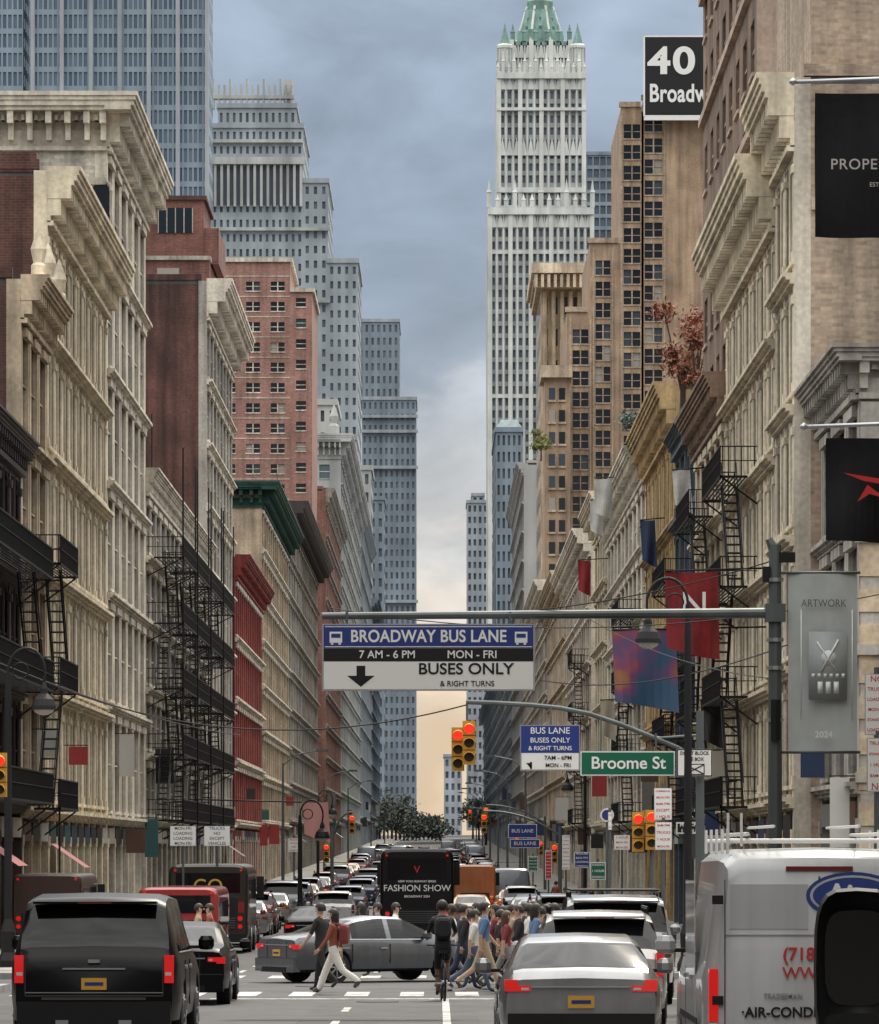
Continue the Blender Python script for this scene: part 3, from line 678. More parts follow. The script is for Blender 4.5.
for px,dd in ((486,900),(479,1040),(473,1100)): tree(b,(X(px,dd),dd,zg(dd)),9,2.6,LG,380,.38)
b.build('distant_trees')
b=MB(); tree(b,(X(683,205),205,Z(420,204)-.5),5.6,1.15,LR,1900,.11); tree(b,(X(697,202),202,Z(420,204)-.5),4.6,.8,LR,700,.11); b.build('red_maple_tree')
b=MB(); tree(b,(FR-.2,250,Z(470,262)-.3),2.6,.8,LG,900,.12); b.build('rooftop_shrub')
b=MB(); tree(b,(X(541,480),479,Z(462,480)),3.2,1.0,LY,500,.2); b.build('rooftop_shrub')
# ---------------------------------------------------------------- vehicles
def lk(keys,x):
    if x<=keys[0][0]: return keys[0][1]
    for (a,p),(b,q) in zip(keys[:-1],keys[1:]):
        if a<=x<=b:
            t=(x-a)/(b-a); return p+(q-p)*t
    return keys[-1][1]
CG=plain('car_window_glass',(.005,.006,.008),.07,spec=.35)
def paint(n,c,metal=.0,rough=.3,coat=.8,spec=.5):
    return stone(n,c,.10,rough=rough,scale=3,coat=coat,metal=metal,spec=spec,fine=False)
def vehicle(name,L,W,top,belt,wx,R,back,wind,side,pm,loc=(0,0,0),rz=0,zl=.24,wtf=.72,pill=(),tl='sedan',tlm=TL,plate=True,mir=True,rack=False,roofm=None,round_=.07,gm=None):
    e=empty(name,loc,rz); w=W/2; Hm=max(z for _,z in top)
    xs=set([k[0] for k in top]+[k[0] for k in belt]); n=int(L/.11)
    for i in range(n+1): xs.add(round(L*i/n,3))
    for c in wx:
        for k in range(-6,7): xs.add(round(c+ (R+.07)*math.sin(math.pi/2*k/6),3))
    for a in list(back)+list(wind)+[q for p in side for q in p]: xs.add(a)
    xs=sorted(x for x in xs if 0<=x<=L)
    def smt(x):
        return (lk(top,x-.05)+2*lk(top,x)+lk(top,x+.05))/4 if .3<x<L-.3 else lk(top,x)
    v=[];f=[];mi=[]
    for x in xs:
        t=min(x,L-x); ww=w*(1-.09*max(0,1-t/.55)**2); zt=smt(x); zb=min(lk(belt,x),zt-.02)
        c=max(0,min(1,(zt-zb)/(Hm-zb+1e-6))); wt=ww*(.93*(1-c)+wtf*c)
        ar=zl
        for cx in wx:
            if abs(x-cx)<R+.07: ar=max(ar,R+math.sqrt(max(0,(R+.07)**2-(x-cx)**2))-.02)
        z1=max(zl,ar); pts=[(0,z1 if ar>zl else zl),(ww*.82,z1),(ww*.965,max(zl+.07,ar)),(ww,max(.5*zb+.1,ar+.03)),(ww*.995,zb-.16 if zb-.16>ar+.04 else ar+.05),(ww*.955,max(zb,ar+.07)),(wt,zt-round_*(.4+.6*c)),(wt*.86,zt-.018),(0,zt)]
        row=pts+[(-a,b) for a,b in reversed(pts[1:-1])]
        for a,b in row: v.append((a,x,b))
    m=16
    def ins(x,rs): return any(a-1e-4<=x<=b+1e-4 for a,b in rs)
    for i in range(len(xs)-1):
        xm=(xs[i]+xs[i+1])/2
        for j in range(m):
            k=(j+1)%m; f.append((i*m+j,i*m+k,(i+1)*m+k,(i+1)*m+j))
            g=0
            if j in (5,10) and ins(xm,side) and not any(abs(xm-p)<.05 for p in pill): g=1
            if j in (6,7,8,9) and (back[0]<xm<back[1] or wind[0]<xm<wind[1]): g=1
            if j in (6,9) and back[0]<xm<back[1] and tl=='sedan': g=0
            if j in (0,15): g=3
            mi.append(g)
    f.append(tuple(reversed(range(m)))); mi.append(0); f.append(tuple((len(xs)-1)*m+j for j in range(m))); mi.append(0)
    me=bpy.data.meshes.new('body'); me.from_pydata(v,[],f)
    for q in (pm,gm or CG,roofm or pm,BLK): me.materials.append(q)
    me.polygons.foreach_set('material_index',mi); me.polygons.foreach_set('use_smooth',[True]*(len(f)-2)+[False]*2); me.update()
    try: me.set_sharp_from_angle(angle=math.radians(38))
    except Exception: pass
    o=bpy.data.objects.new('body',me); SC.collection.objects.link(o); o.parent=e
    b=MB()
    for cx in wx:
        for s in (-1,1):
            xo=s*(w-.02); xi=s*(w-.25)
            b.rod((xi,cx,R),(xo,cx,R),R,TYRE,n=24); b.rod((xo,cx,R),(xo+s*.006,cx,R),R*.68,BLK,n=20)
            for k in range(7):
                a=2*math.pi*k/7+.3; b.rod((xo+s*.012,cx+R*.1*math.cos(a),R+R*.1*math.sin(a)),(xo+s*.012,cx+R*.64*math.cos(a),R+R*.64*math.sin(a)),R*.07,RIM,n=5)
            b.rod((xo,cx,R),(xo+s*.02,cx,R),R*.16,RIM,n=8)
            for k in range(20):
                a=2*math.pi*k/20;a2=2*math.pi*(k+1)/20
                b.rod((xo+s*.008,cx+R*.68*math.cos(a),R+R*.68*math.sin(a)),(xo+s*.008,cx+R*.68*math.cos(a2),R+R*.68*math.sin(a2)),.018,RIM,n=4)
    b.build('wheels',e)
    b=MB(); we=w*.91; z0=lk(top,0)
    if tl=='sedan':
        for s in (-1,1):
            b.box(s*we*.66,s*(we+.012),-.02,.2,z0-.19,z0-.11,tlm); b.box(s*we*.84,s*(we+.014),-.022,.24,z0-.22,z0-.19,tlm)
            b.box(s*we*.68,s*we*.76,-.026,-.02,z0-.17,z0-.14,HL)
        b.box(-we*.6,we*.6,-.012,.02,z0-.14,z0-.12,SILV); b.box(-we*.98,we*.98,-.02,.0,z0-.41,z0-.4,SEAM)
        b.box(-we*.5,-we*.49,-.012,.0,z0-.4,z0-.05,SEAM);b.box(we*.5,we*.49,-.012,.0,z0-.4,z0-.05,SEAM)
    elif tl=='suv':
        for s in (-1,1):
            b.box(s*we*.90,s*(we+.015),-.02,.14,z0-.26,z0+.07,tlm); b.box(s*we*.91,s*(we-.01),-.026,.1,z0-.17,z0-.13,HL)
            b.box(s*we*.72,s*we*.86,-.02,.0,z0-.57,z0-.545,TLO)
        b.box(-we*.4,we*.4,-.03,.0,z0-.10,z0-.08,SILV); b.box(-we*.88,we*.88,-.012,.01,z0-.42,z0-.405,SEAM)
        for s in (-1,1): b.box(s*we*.875,s*we*.885,-.012,.0,z0-.41,z0+.05,SEAM)
        b.box(-.07,.07,-.035,0,z0-.02,z0+.02,SILV)
        zr=lk(top,back[1]); b.box(-w*wtf*.9,w*wtf*.9,back[1]-.22,back[1]+.05,zr-.0,zr+.03,pm); b.box(-.2,.2,back[1]-.225,back[1]-.21,zr+.005,zr+.02,TLO)
    elif tl=='van':
        for s in (-1,1): b.box(s*(we-.03),s*(we+.05),-.02,.12,.85,1.32,tlm); b.box(s*(we-.02),s*(we+.045),-.026,.1,.72,.84,HL)
    elif tl=='hatch':
        for s in (-1,1):
            b.box(s*we*.68,s*(we+.014),-.02,.24,z0-.15,z0-.085,tlm); b.box(s*we*.85,s*(we+.018),-.024,.34,z0-.09,z0-.02,tlm); b.box(s*we*.70,s*we*.8,-.027,-.02,z0-.135,z0-.11,HL)
        b.box(-we*.66,we*.66,-.03,.0,z0-.11,z0-.095,SILV); b.box(-we*.8,we*.8,-.012,.01,z0-.42,z0-.41,SEAM)
        b.box(-we*.9,we*.9,-.012,.01,zl+.28,z0-.43,BLK)
    b.box(-we*.98,we*.98,-.07,.1,zl+.02,zl+.3,BLK if tl!='sedan' else pm)
    b.box(-we*.6,we*.6,-.085,-.06,zl+.02,zl+.12,BLK)
    if plate:
        zp=z0-.34 if tl in('suv','hatch') else (z0-.37 if tl=='sedan' else .62)
        b.box(-.15,.15,-.09 if tl=='van' else -.02,.0,zp,zp+.14,PLATE); b.box(-.11,.11,-.094 if tl=='van' else -.024,-.01,zp+.05,zp+.09,BLU)
    zf=lk(top,L)
    for s in (-1,1): b.box(s*we*.6,s*(we-.0),L-.15,L+.015,zf-.08,zf+.05,HL)
    b.box(-we*.5,we*.5,L-.1,L+.02,zf-.25,zf-.05,BLK); b.box(-we*.95,we*.95,L-.1,L+.05,zl+.02,zl+.25,BLK)
    if mir:
        mx=wind[1]-.35; zb=lk(belt,mx)
        for s in (-1,1):
            b.box(s*(w-.06),s*(w+.08),mx-.03,mx+.03,zb+.02,zb+.06,BLK); b.lathe((s*(w+.15),mx,zb-.0),[(.0,.0),(.08,.01),(.105,.05),(.105,.13),(.07,.18),(0,.19)],pm,8)
    if rack:
        for s in (-1,1):
            b.rod((s*w*wtf*.95,back[1]+.1,Hm+.03),(s*w*wtf*.95,wind[0]-.1,Hm+.03),.02,BLK)
            for q in (back[1]+.15,(back[1]+wind[0])/2,wind[0]-.15): b.rod((s*w*wtf*.95,q,Hm-.06),(s*w*wtf*.95,q,Hm+.03),.02,BLK)
        if rack==2:
            for q in (back[1]+.5,wind[0]-.5): b.rod((-w*wtf*.95,q,Hm+.07),(w*wtf*.95,q,Hm+.07),.02,BLK)
    for s in (-1,1):
        for p in pill: b.box(s*(w*.99),s*(w+.004),p-.01,p+.01,zl+.2,lk(belt,p)-.1,BLK); b.box(s*w,s*(w+.03),p-.25,p-.08,lk(belt,p)-.2,lk(belt,p)-.16,SILV)
        b.rod((s*(w*.965),side[0][0],lk(belt,side[0][0])),(s*(w*.965),side[0][1],lk(belt,side[0][1])),.01,SILV,n=4)
    b.build('lights_and_trim',e)
    return e
SED=dict(L=4.7,W=1.84,top=[(0,.96),(.1,1.03),(.75,1.09),(1.5,1.37),(2.1,1.45),(2.7,1.43),(3.5,1.06),(4.3,.9),(4.62,.76),(4.7,.6)],belt=[(0,.86),(.6,.95),(3.3,.93),(4.4,.8),(4.7,.52)],wx=(.95,3.8),R=.34,back=(.75,1.5),wind=(2.75,3.5),side=[(1.1,3.3)],pill=(1.35,2.3))
SUV=dict(L=5.2,W=2.05,top=[(0,1.12),(.06,1.2),(.14,1.3),(.34,1.80),(.5,1.88),(1.2,1.93),(3.0,1.89),(3.75,1.32),(4.0,1.27),(4.95,1.14),(5.13,.95),(5.2,.75)],belt=[(0,1.1),(.2,1.22),(3.7,1.18),(5.0,1.02),(5.2,.7)],wx=(1.05,4.1),R=.41,back=(.14,.34),wind=(3.05,3.75),side=[(.55,3.5)],pill=(1.3,2.3),zl=.34,wtf=.80,tl='suv',rack=True)
CUV=dict(L=4.6,W=1.86,top=[(0,1.05),(.08,1.12),(.15,1.18),(.6,1.58),(.9,1.66),(1.5,1.69),(2.6,1.64),(3.3,1.14),(3.6,1.1),(4.4,.96),(4.55,.8),(4.6,.65)],belt=[(0,1.0),(.3,1.07),(3.3,1.03),(4.4,.88),(4.6,.6)],wx=(.9,3.65),R=.36,back=(.15,.6),wind=(2.65,3.3),side=[(.7,3.1)],pill=(1.15,2.05),zl=.28,wtf=.76,tl='suv',rack=True)
VAN=dict(L=5.6,W=2.06,top=[(0,2.2),(.05,2.32),(.2,2.39),(.5,2.41),(3.5,2.39),(3.8,2.33),(4.6,1.55),(4.75,1.42),(5.4,1.18),(5.55,1.0),(5.6,.7)],belt=[(0,1.4),(4.5,1.36),(4.75,1.28),(5.45,1.05),(5.6,.62)],wx=(1.1,4.6),R=.36,back=(-9,-8),wind=(3.85,4.6),side=[(3.3,4.35)],pill=(3.3,2.2),zl=.3,wtf=.85,tl='van')
PBK=paint('black_car_paint',(.004,.004,.005),rough=.32,coat=.06,spec=.18); PSV=paint('silver_car_paint',(.30,.31,.32),.5); PGR=paint('grey_car_paint',(.12,.13,.145),.5); PWH=paint('white_car_paint',(.58,.58,.57)); PRD=paint('red_car_paint',(.26,.018,.018)); PYL=paint('taxi_yellow_paint',(.62,.30,.02)); PBL=paint('blue_car_paint',(.025,.04,.10)); PVAN=paint('silver_white_van_paint',(.47,.49,.50),coat=.5)
v=vehicle('black_suv',pm=PBK,loc=(X(94,58),58,zg(59)),**{**SUV,'rack':False})
b=MB()
for s in (-1,1): b.box(s*.30,s*.45,-.1,-.04,.36,.42,SILV)
b.box(-.62,.62,-.078,-.05,.66,.69,SEAM); b.box(-.82,.82,-.015,.0,.74,.75,SILV); b.build('bumper_details',v)
vehicle('black_sedan',pm=PBK,loc=(-4.55,84,zg(86)),**SED)
vehicle('silver_sedan',pm=PGR,loc=(-3.5,104.8,zg(106)),rz=math.radians(-58),tlm=TL,**SED)
vehicle('silver_hatchback',pm=PSV,loc=(1.60,55,zg(56)),**{**CUV,'top':[(0,.98),(.08,1.06),(.15,1.1),(.75,1.38),(1.1,1.44),(1.6,1.47),(2.6,1.43),(3.3,1.04),(3.6,1.0),(4.4,.88),(4.55,.74),(4.6,.6)],'back':(.15,.75),'belt':[(0,.92),(.3,.98),(3.3,.95),(4.4,.82),(4.6,.55)],'rack':False,'wtf':.70,'tl':'hatch'})
vehicle('white_crossover',pm=PWH,loc=(2.2,66.5,zg(68)),**CUV)
vehicle('grey_suv_with_roof_rack',pm=PSV,loc=(3.05,84,zg(86)),**{**SUV,'tlm':TLO,'rack':2})
v=vehicle('white_work_van',pm=PVAN,loc=(3.4,43.6,zg(44)),**{**VAN,'round_':.12})
b=MB()
b.box(-.008,.008,-.012,0,.75,2.15,SEAM); b.box(-.85,-.84,-.008,0,.75,2.12,SEAM); b.box(.84,.85,-.008,0,.75,2.12,SEAM)
b.box(-.839,.839,-.009,0,1.62,1.63,GREYST); b.box(.06,.2,-.04,-.005,1.12,1.17,BLK); b.box(-.8,-.1,-.007,0,1.68,2.08,PVAN)
for z in (1.0,1.9): b.box(-.96,-.86,-.03,0,z,z+.08,BLK); b.box(.86,.96,-.03,0,z,z+.08,BLK)
b.box(-.55,.55,-.1,0,.46,.52,BLK); b.box(-.3,.3,-.02,0,2.2,2.24,TLO)
b.box(-1.035,-1.026,1.6,3.2,.7,2.1,PVAN); b.box(-1.037,-1.028,1.2,4.2,.78,.84,BLK)
b.build('rear_doors',v)
r=MB()
for s in (-.62,.62): r.rod((s,.3,2.53),(s,4.0,2.53),.018,WHT); r.rod((s*.62,.3,2.6),(s*.62,4.0,2.6),.014,WHT)
for y in (.35,1.2,2.1,3.0,3.9):
    r.rod((-.8,y,2.47),(.8,y,2.47),.02,WHT)
    for s in (-.8,.8): r.rod((s,y,2.35),(s,y,2.58),.016,WHT)
for s in (-.8,-.68): r.rod((s,.28,2.42),(s,.28,2.72),.014,WHT)
r.build('ladder_rack',v)
LB=plain('logo_blue',(.02,.05,.22),.4); LRD=plain('logo_red',(.5,.03,.03),.4)
b=MB()
for (rx,rz_,y,mt) in ((.42,.21,-.014,LB),(.385,.18,-.018,PVAN),(.36,.16,-.022,LB)):
    b.poly([(.30+rx*math.cos(2*math.pi*k/32),y,1.98+rz_*math.sin(2*math.pi*k/32)) for k in range(32)],mt)
b.build('logo_oval',v)
text('Aire',.26,(.30,-.026,1.98),WHT,v,'CENTER',.008)
text('(718) 555-0142',.16,(-.33,-.014,1.45),LRD,v,'LEFT',.003); text('WWW.AIRCOOL.NYC',.15,(-.33,-.014,1.28),LRD,v,'LEFT',.001)
text('·AIR-CONDITIONING',.125,(-.70,-.014,.93),BLK,v,'LEFT',.003); text('TRADESMAN',.06,(-.5,-.014,1.08),SILV,v,'LEFT',.001)
v=vehicle('delivery_truck',pm=PBK,loc=(3.12,19.0,0),**{**VAN,'mir':False})
b=MB(); xm=-1.38; ym=1.3; zc_=1.90
prof=[]
for k in range(24):
    t=2*math.pi*k/24; c,s_=math.cos(t),math.sin(t); sx=math.copysign(abs(c)**.5,c); sz=math.copysign(abs(s_)**.55,s_); prof.append((sx,sz))
rings=[(1.0,0),(1.04,.05),(.95,.13),(.6,.2)]
k0=len(b.v)
for sc_,yy in rings:
    for (sx,sz) in prof: b.v.append((xm+.17*sc_*sx,ym+yy,zc_+.33*sc_*sz))
m_=b.mi(BLK)
for a in range(3):
    for i in range(24): j=(i+1)%24; b.f.append((k0+a*24+i,k0+a*24+j,k0+(a+1)*24+j,k0+(a+1)*24+i)); b.m.append(m_)
b.f.append(tuple(k0+i for i in range(24))); b.m.append(m_); b.f.append(tuple(k0+72+i for i in range(24))); b.m.append(m_)
b.poly([(xm+.135*sx,ym-.004,zc_+.05+.2*sz) for sx,sz in prof],GL[1]); b.poly([(xm+.135*sx,ym-.004,zc_-.23+.05*sz) for sx,sz in prof],GL[1])
b.rod((xm,ym+.1,zc_+.2),(-1.0,ym+.2,zc_+.2),.02,BLK); b.rod((xm,ym+.1,zc_-.2),(-1.0,ym+.2,zc_-.2),.02,BLK)
b.build('door_mirror',v,True)
def bus(name,loc,L,W,H,pm,lines,rz=0,stripe=None,win=True):
    e=empty(name,loc,rz); b=MB(); w=W/2
    sec=[]
    for k in range(28):
        t=2*math.pi*k/28; c,s=math.cos(t),math.sin(t); sec.append((w*math.copysign(abs(c)**.22,c),(H+.35)/2+(H-.35)/2*math.copysign(abs(s)**.2,s)))
    st=[(0,.93),(.08,.99),(.2,1),(L-.2,1),(L-.05,.99),(L,.95)]
    zc=(H+.35)/2
    for y,sc in st:
        for a,z in sec: b.v.append((a*sc,y,zc+(z-zc)*sc))
    m=b.mi(pm)
    for i in range(len(st)-1):
        for j in range(28): k=(j+1)%28; b.f.append((i*28+j,i*28+k,(i+1)*28+k,(i+1)*28+j)); b.m.append(m)
    b.f.append(tuple(range(28))); b.m.append(m); b.f.append(tuple(5*28+i for i in range(28))); b.m.append(m)
    b.build('body',e)
    b=MB()
    if win: b.box(-w*.8,w*.8,-.015,.01,H*.68,H*.9,CG)
    b.box(-w*.7,w*.7,-.02,.01,.75,1.25,BLK)
    for k in range(6): b.box(-w*.68,w*.68,-.03,-.0,.8+k*.075,.82+k*.075,POLE)
    if stripe: b.box(-w*.9,w*.9,-.018,.01,1.28,1.62,stripe); b.box(-w-.012,-w+.01,.3,L-.3,.7,1.5,stripe)
    for s in (-1,1):
        b.rod((s*w*.8,-.03,1.1),(s*w*.8,.02,1.1),.08,TL,n=12); b.rod((s*w*.8,-.03,.85),(s*w*.8,.02,.85),.07,TL,n=12); b.rod((s*w*.82,-.03,H*.93),(s*w*.82,.02,H*.93),.04,TL,n=8)
        b.box(s*(w-.02),s*(w+.01),.8,L-.8,H*.5,H*.82,CG)
        for yy in (2.6,L-2.8 if L>8 else L-1.3): b.rod((s*(w-.28),yy,.5),(s*(w+.005),yy,.5),.5,TYRE,n=20); b.rod((s*(w),yy,.5),(s*(w+.02),yy,.5),.28,SILV,n=12)
        b.box(s*(w+.02),s*(w+.25),L-.3,L-.2,H*.6,H*.85,BLK)
    b.box(-w*.95,w*.95,-.1,.1,.36,.62,BLK); b.box(-.2,.2,-.11,-.05,.45,.58,PLATE)
    b.build('rear_and_glazing',e)
    for (t,sz,z,mt) in lines: text(t,sz,(0,-.03,z),mt,e,'CENTER',.002)
    return e
BUSP=paint('black_bus_paint',(.010,.009,.010),coat=.1,spec=.25)
bus('tour_bus',(X(417,168),168,zg(170)),12,2.55,3.35,BUSP,[('FASHION SHOW',.31,1.98,WHT),('NEW YORK RUNWAY SERIES',.10,2.22,WHT),('V',.35,2.62,RED),('BROADWAY 2024',.11,1.70,WHT)])
GOLD=plain('gold_lettering',(.55,.34,.05),.4)
bus('food_truck',(X(205,150),152,zg(152)),7,2.5,2.8,paint('dark_truck_paint',(.03,.025,.02),coat=.2),[('GO',.6,2.1,GOLD),('COFFEE',.22,1.45,GOLD)],stripe=PRD)
bus('box_truck',(X(36,148),152,zg(152)),7,2.2,2.5,paint('brown_truck_paint',(.06,.035,.03),coat=.2),[],win=False)
ORG=plain('construction_orange',(.65,.13,.02),.5)
bus('orange_work_truck',(X(475,235),235,zg(235)),6,2.0,2.6,paint('orange_truck_paint',(.38,.12,.03)),[],win=False)
protos=[('taxi',SED,PYL),('sedan_car',SED,PBK),('white_suv',CUV,PWH),('grey_suv',SUV,PGR),('panel_van',VAN,PGR),('red_car',CUV,PRD),('silver_car',SED,PSV),('blue_car',CUV,PBL),('black_crossover',CUV,PBK)]
PR=[]
for n,k,p in protos: PR.append(vehicle(n,pm=p,loc=(0,0,0),**{**k,'tlm':TL if n in('taxi','sedan_car','grey_suv','black_crossover') else TLO}))
lanes=[(-7.4,150,700,10),(-4.3,158,640,26),(-1.9,196,640,32),(1.3,205,640,26),(3.75,122,700,8.5)]
used=set()
for x,ya,yb,gap in lanes:
    y=ya
    while y<yb:
        if (x==-1.9 and y<188) or (322<y<336) or (x==-7.4 and 146<y<164) or (x==1.3 and 222<y<246): y+=gap*.6; continue
        i=random.choices(range(9),[3.2,3.6,1.2,2.4,.8,2.2,1.2,1.6,3.2])[0]
        if i==4 and y<170: i=8
        xx=x+random.uniform(-.2,.2)
        if i not in used:
            used.add(i); e=PR[i]; e.location=(xx,y,zg(y+2))
        else: e=clone(PR[i],(xx,y,zg(y+2)))
        e.rotation_euler=(math.atan2(zg(y+4)-zg(y),4),0,0)
        y+=gap*(.7+1.0*R_())
for i in range(9):
    if i not in used: PR[i].location=(-7.4,720+i*10,zg(720+i*10))
bus('red_truck',(X(178,126),126,zg(128)),6.5,2.1,2.1,paint('red_truck_paint',(.30,.02,.02)),[],win=True)
vehicle('red_hatchback',pm=PRD,loc=(-7.35,116,zg(118)),**{**CUV,'tlm':TLO})
# ---------------------------------------------------------------- signals, signs, lamps
def signal(mb,x,y,z):
    mb.box(x-.15,x+.15,y-.12,y+.12,z-1.02,z,YEL)
    mb.box(x-.12,x+.12,y+.12,y+.2,z-.9,z-.1,YEL)
    for q in (.34,.68): mb.box(x-.155,x+.155,y-.125,y+.1,z-q-.008,z-q+.008,BLK)
    cols=(LREDON,DIM,DIM)
    for k in range(3):
        zc=z-.18-.33*k
        mb.rod((x,y-.125,zc),(x,y-.13,zc),.115,cols[k],n=14)
        for j in range(7):
            a=math.pi*j/7; a2=math.pi*(j+1)/7
            mb.poly([(x+.13*math.cos(a),y-.12,zc+.13*math.sin(a)),(x+.13*math.cos(a2),y-.12,zc+.13*math.sin(a2)),(x+.13*math.cos(a2),y-.33,zc+.13*math.sin(a2)-.03),(x+.13*math.cos(a),y-.33,zc+.13*math.sin(a)-.03)],YEL)
d=78; e=empty('bus_lane_sign_gantry'); b=MB()
px_=X(775,d); zt=Z(545,d)
b.rod((px_,d,zg(d)),(px_,d,zg(d)+.5),.2,POLE,.17,12); b.rod((px_,d,zg(d)+.4),(px_,d,zt),.125,POLE,.1,12)
b.rod((px_,d,Z(613,d)),(X(322,d),d,Z(616,d)),.085,POLE,.055,10)
b.box(px_-.16,px_+.16,d-.16,d+.16,Z(622,d),Z(604,d),POLE)
b.rod((px_,d,zt-.1),(px_-.1,d,zt+.1),.1,POLE,.06); b.box(px_+.02,px_+.32,d-.08,d+.08,zt-.28,zt-.12,BLK)
b.box(px_-.2,px_-.08,d-.1,d+.1,zt-.6,zt-.35,BLK); b.rod((px_,d-.14,Z(700,d)),(px_,d-.14,Z(740,d)),.09,BLK)
for z in (Z(580,d),Z(640,d),Z(668,d),Z(720,d)): b.rod((px_,d,z-.03),(px_,d,z+.03),.14,SILV,n=12)
b.build('pole_and_arm',e)
e2=empty('bus_lane_sign'); b=MB(); xa,xb=X(322,d),X(535,d)
y=d-.1
b.box(xa,xb,y,y+.04,Z(691,d),Z(624,d),SILV)
b.box(xa+.03,xb-.03,y-.006,y-.001,Z(648,d),Z(625.5,d),BLU); b.box(xa+.03,xb-.03,y-.006,y-.001,Z(661.5,d),Z(648.5,d),BLK); b.box(xa+.03,xb-.03,y-.006,y-.001,Z(689.5,d),Z(662,d),WHT)
def ln(z): b.box(xa+.05,xb-.05,y-.009,y-.0065,z-.006,z+.006,WHT)
ln(Z(627,d)); ln(Z(647,d))
for q in (xa+.4,xb-.4): b.box(q-.02,q+.02,y+.04,y+.1,Z(640,d),Z(612,d),POLE)
cxa=X(361,d)
b.poly([(cxa-.22,y-.01,Z(676,d)),(cxa,y-.01,Z(687,d)),(cxa+.22,y-.01,Z(676,d)),(cxa+.07,y-.01,Z(676,d)),(cxa+.07,y-.01,Z(666,d)),(cxa-.07,y-.01,Z(666,d)),(cxa-.07,y-.01,Z(676,d))],BLK)
for q in (X(336,d),X(521,d)):
    b.box(q-.1,q+.1,y-.01,y-.0065,Z(643,d),Z(632,d),WHT); b.box(q-.075,q+.075,y-.013,y-.0105,Z(638,d),Z(634,d),BLU); b.box(q-.08,q-.04,y-.01,y-.0065,Z(645,d),Z(643.2,d),WHT); b.box(q+.04,q+.08,y-.01,y-.0065,Z(645,d),Z(643.2,d),WHT)
b.build('panel',e2)
text('BROADWAY BUS LANE',.27,(X(428.5,d),y-.01,Z(637,d)),WHT,e2,'CENTER',.006,sx=.86,sp=1.04)
text('7 AM - 6 PM',.175,(X(359,d),y-.01,Z(655,d)),WHT,e2,'LEFT',.002); text('MON - FRI',.175,(X(447,d),y-.01,Z(655,d)),WHT,e2,'LEFT',.002)
text('BUSES ONLY',.25,(X(418,d),y-.01,Z(669.5,d)),BLK,e2,'LEFT',.004,sx=1.08); text('& RIGHT TURNS',.12,(X(440,d),y-.01,Z(684,d)),BLK,e2,'LEFT',.001)
BN=stone('grey_banner_cloth',(.44,.47,.46),.15,scale=.6)
e=empty('pole_banner'); b=MB()
xa,xb=X(788,d),X(857,d); za,zb_=Z(751,d),Z(574,d)
nx=8;nz=16
def wav(u,v): return d-.05+.05*math.sin(u*5+v*3)*(.3+v)+.02*math.sin(v*9)
for i in range(nx):
    for j in range(nz):
        q=[]
        for (a,c) in ((i,j),(i+1,j),(i+1,j+1),(i,j+1)):
            u=a/nx;w_=c/nz; q.append((xa+(xb-xa)*u,wav(u,w_*.8),za+(zb_-za)*w_))
        b.poly(q,BN)
b.rod((px_,d-.03,zb_+.02),(xb+.05,d-.03,zb_+.02),.025,POLE); b.rod((px_,d-.03,za-.02),(xb+.05,d-.03,za-.02),.025,POLE)
DG=plain('banner_print',(.10,.11,.11),.6); LGR=plain('banner_print_light',(.66,.68,.66),.6); MG=plain('banner_print_mid',(.30,.32,.32),.6)
b.box(X(808,d),X(846,d),d-.149,d-.146,Z(700,d),Z(632,d),MG)
for k in range(3): b.box(X(817+k*8,d),X(822+k*8,d),d-.155,d-.15,Z(694,d),Z(682,d),LGR)
for k in range(6): b.box(X(811+k*6,d),X(814+k*6,d),d-.155,d-.15,Z(678,d),Z(674,d),LGR)
b.rod((X(828,d),d-.15,Z(658,d)),(X(828,d),d-.155,Z(658,d)),.12,LGR,n=16); b.rod((X(820,d),d-.155,Z(672,d)),(X(838,d),d-.155,Z(640,d)),.02,LGR,n=4); b.rod((X(836,d),d-.155,Z(672,d)),(X(816,d),d-.155,Z(642,d)),.015,LGR,n=4)
for px in (800,851): b.box(X(px,d),X(px+1.0,d),d-.15,d-.146,Z(720,d),Z(610,d),LGR)
b.build('cloth',e,True); text('ARTWORK',.17,(X(823,d),d-.16,Z(604,d)),DG,e,'CENTER',0,sx=.85); text('2024',.14,(X(823,d),d-.16,Z(735,d)),LGR,e,'CENTER',.002)
d=114; e=empty('traffic_signal_mast'); b=MB(); pxp=X(700,d)
b.rod((pxp,d,zg(d)),(pxp,d,Z(775,d)+1.5),.13,POLE,.09,10); b.rod((pxp,d,zg(d)),(pxp,d,zg(d)+.7),.22,POLE,.16,10)
pts=[(700,762),(678,748),(650,736),(620,724),(590,714),(560,708),(530,705),(495,703),(466,702)]
P3=[(X(a,d),d,Z(c,d)) for a,c in pts]; b.path(P3,.06,POLE,8)
b.path([(X(a,d),d,Z(c,d)) for a,c in ((700,735),(660,738),(640,733))],.03,POLE,6)
b.rod((X(467,d),d,Z(702,d)),(X(467,d),d,Z(724,d)),.03,POLE)
signal(b,X(469,d),d-.02,Z(721,d)); signal(b,X(458,d),d+.45,Z(727,d))
b.build('mast_and_signals',e)
def panel(name,xa,xb,za,zb_,y,bg,border=None,back=SILV):
    e=empty(name); b=MB(); b.box(xa,xb,y,y+.03,za,zb_,back)
    if border: b.box(xa+.01,xb-.01,y-.005,y-.001,za+.01,zb_-.01,border); m=.035
    else: m=.01
    b.box(xa+m,xb-m,y-.01,y-.006,za+m,zb_-m,bg); return e,b
e,b=panel('broome_street_name_sign',X(580,d),X(675,d),Z(776,d),Z(751,d),d-.1,SGRN,WHT)
for q in (600,655): b.box(X(q,d),X(q,d)+.04,d-.07,d,Z(760,d),Z(733 if q==655 else 718,d),POLE)
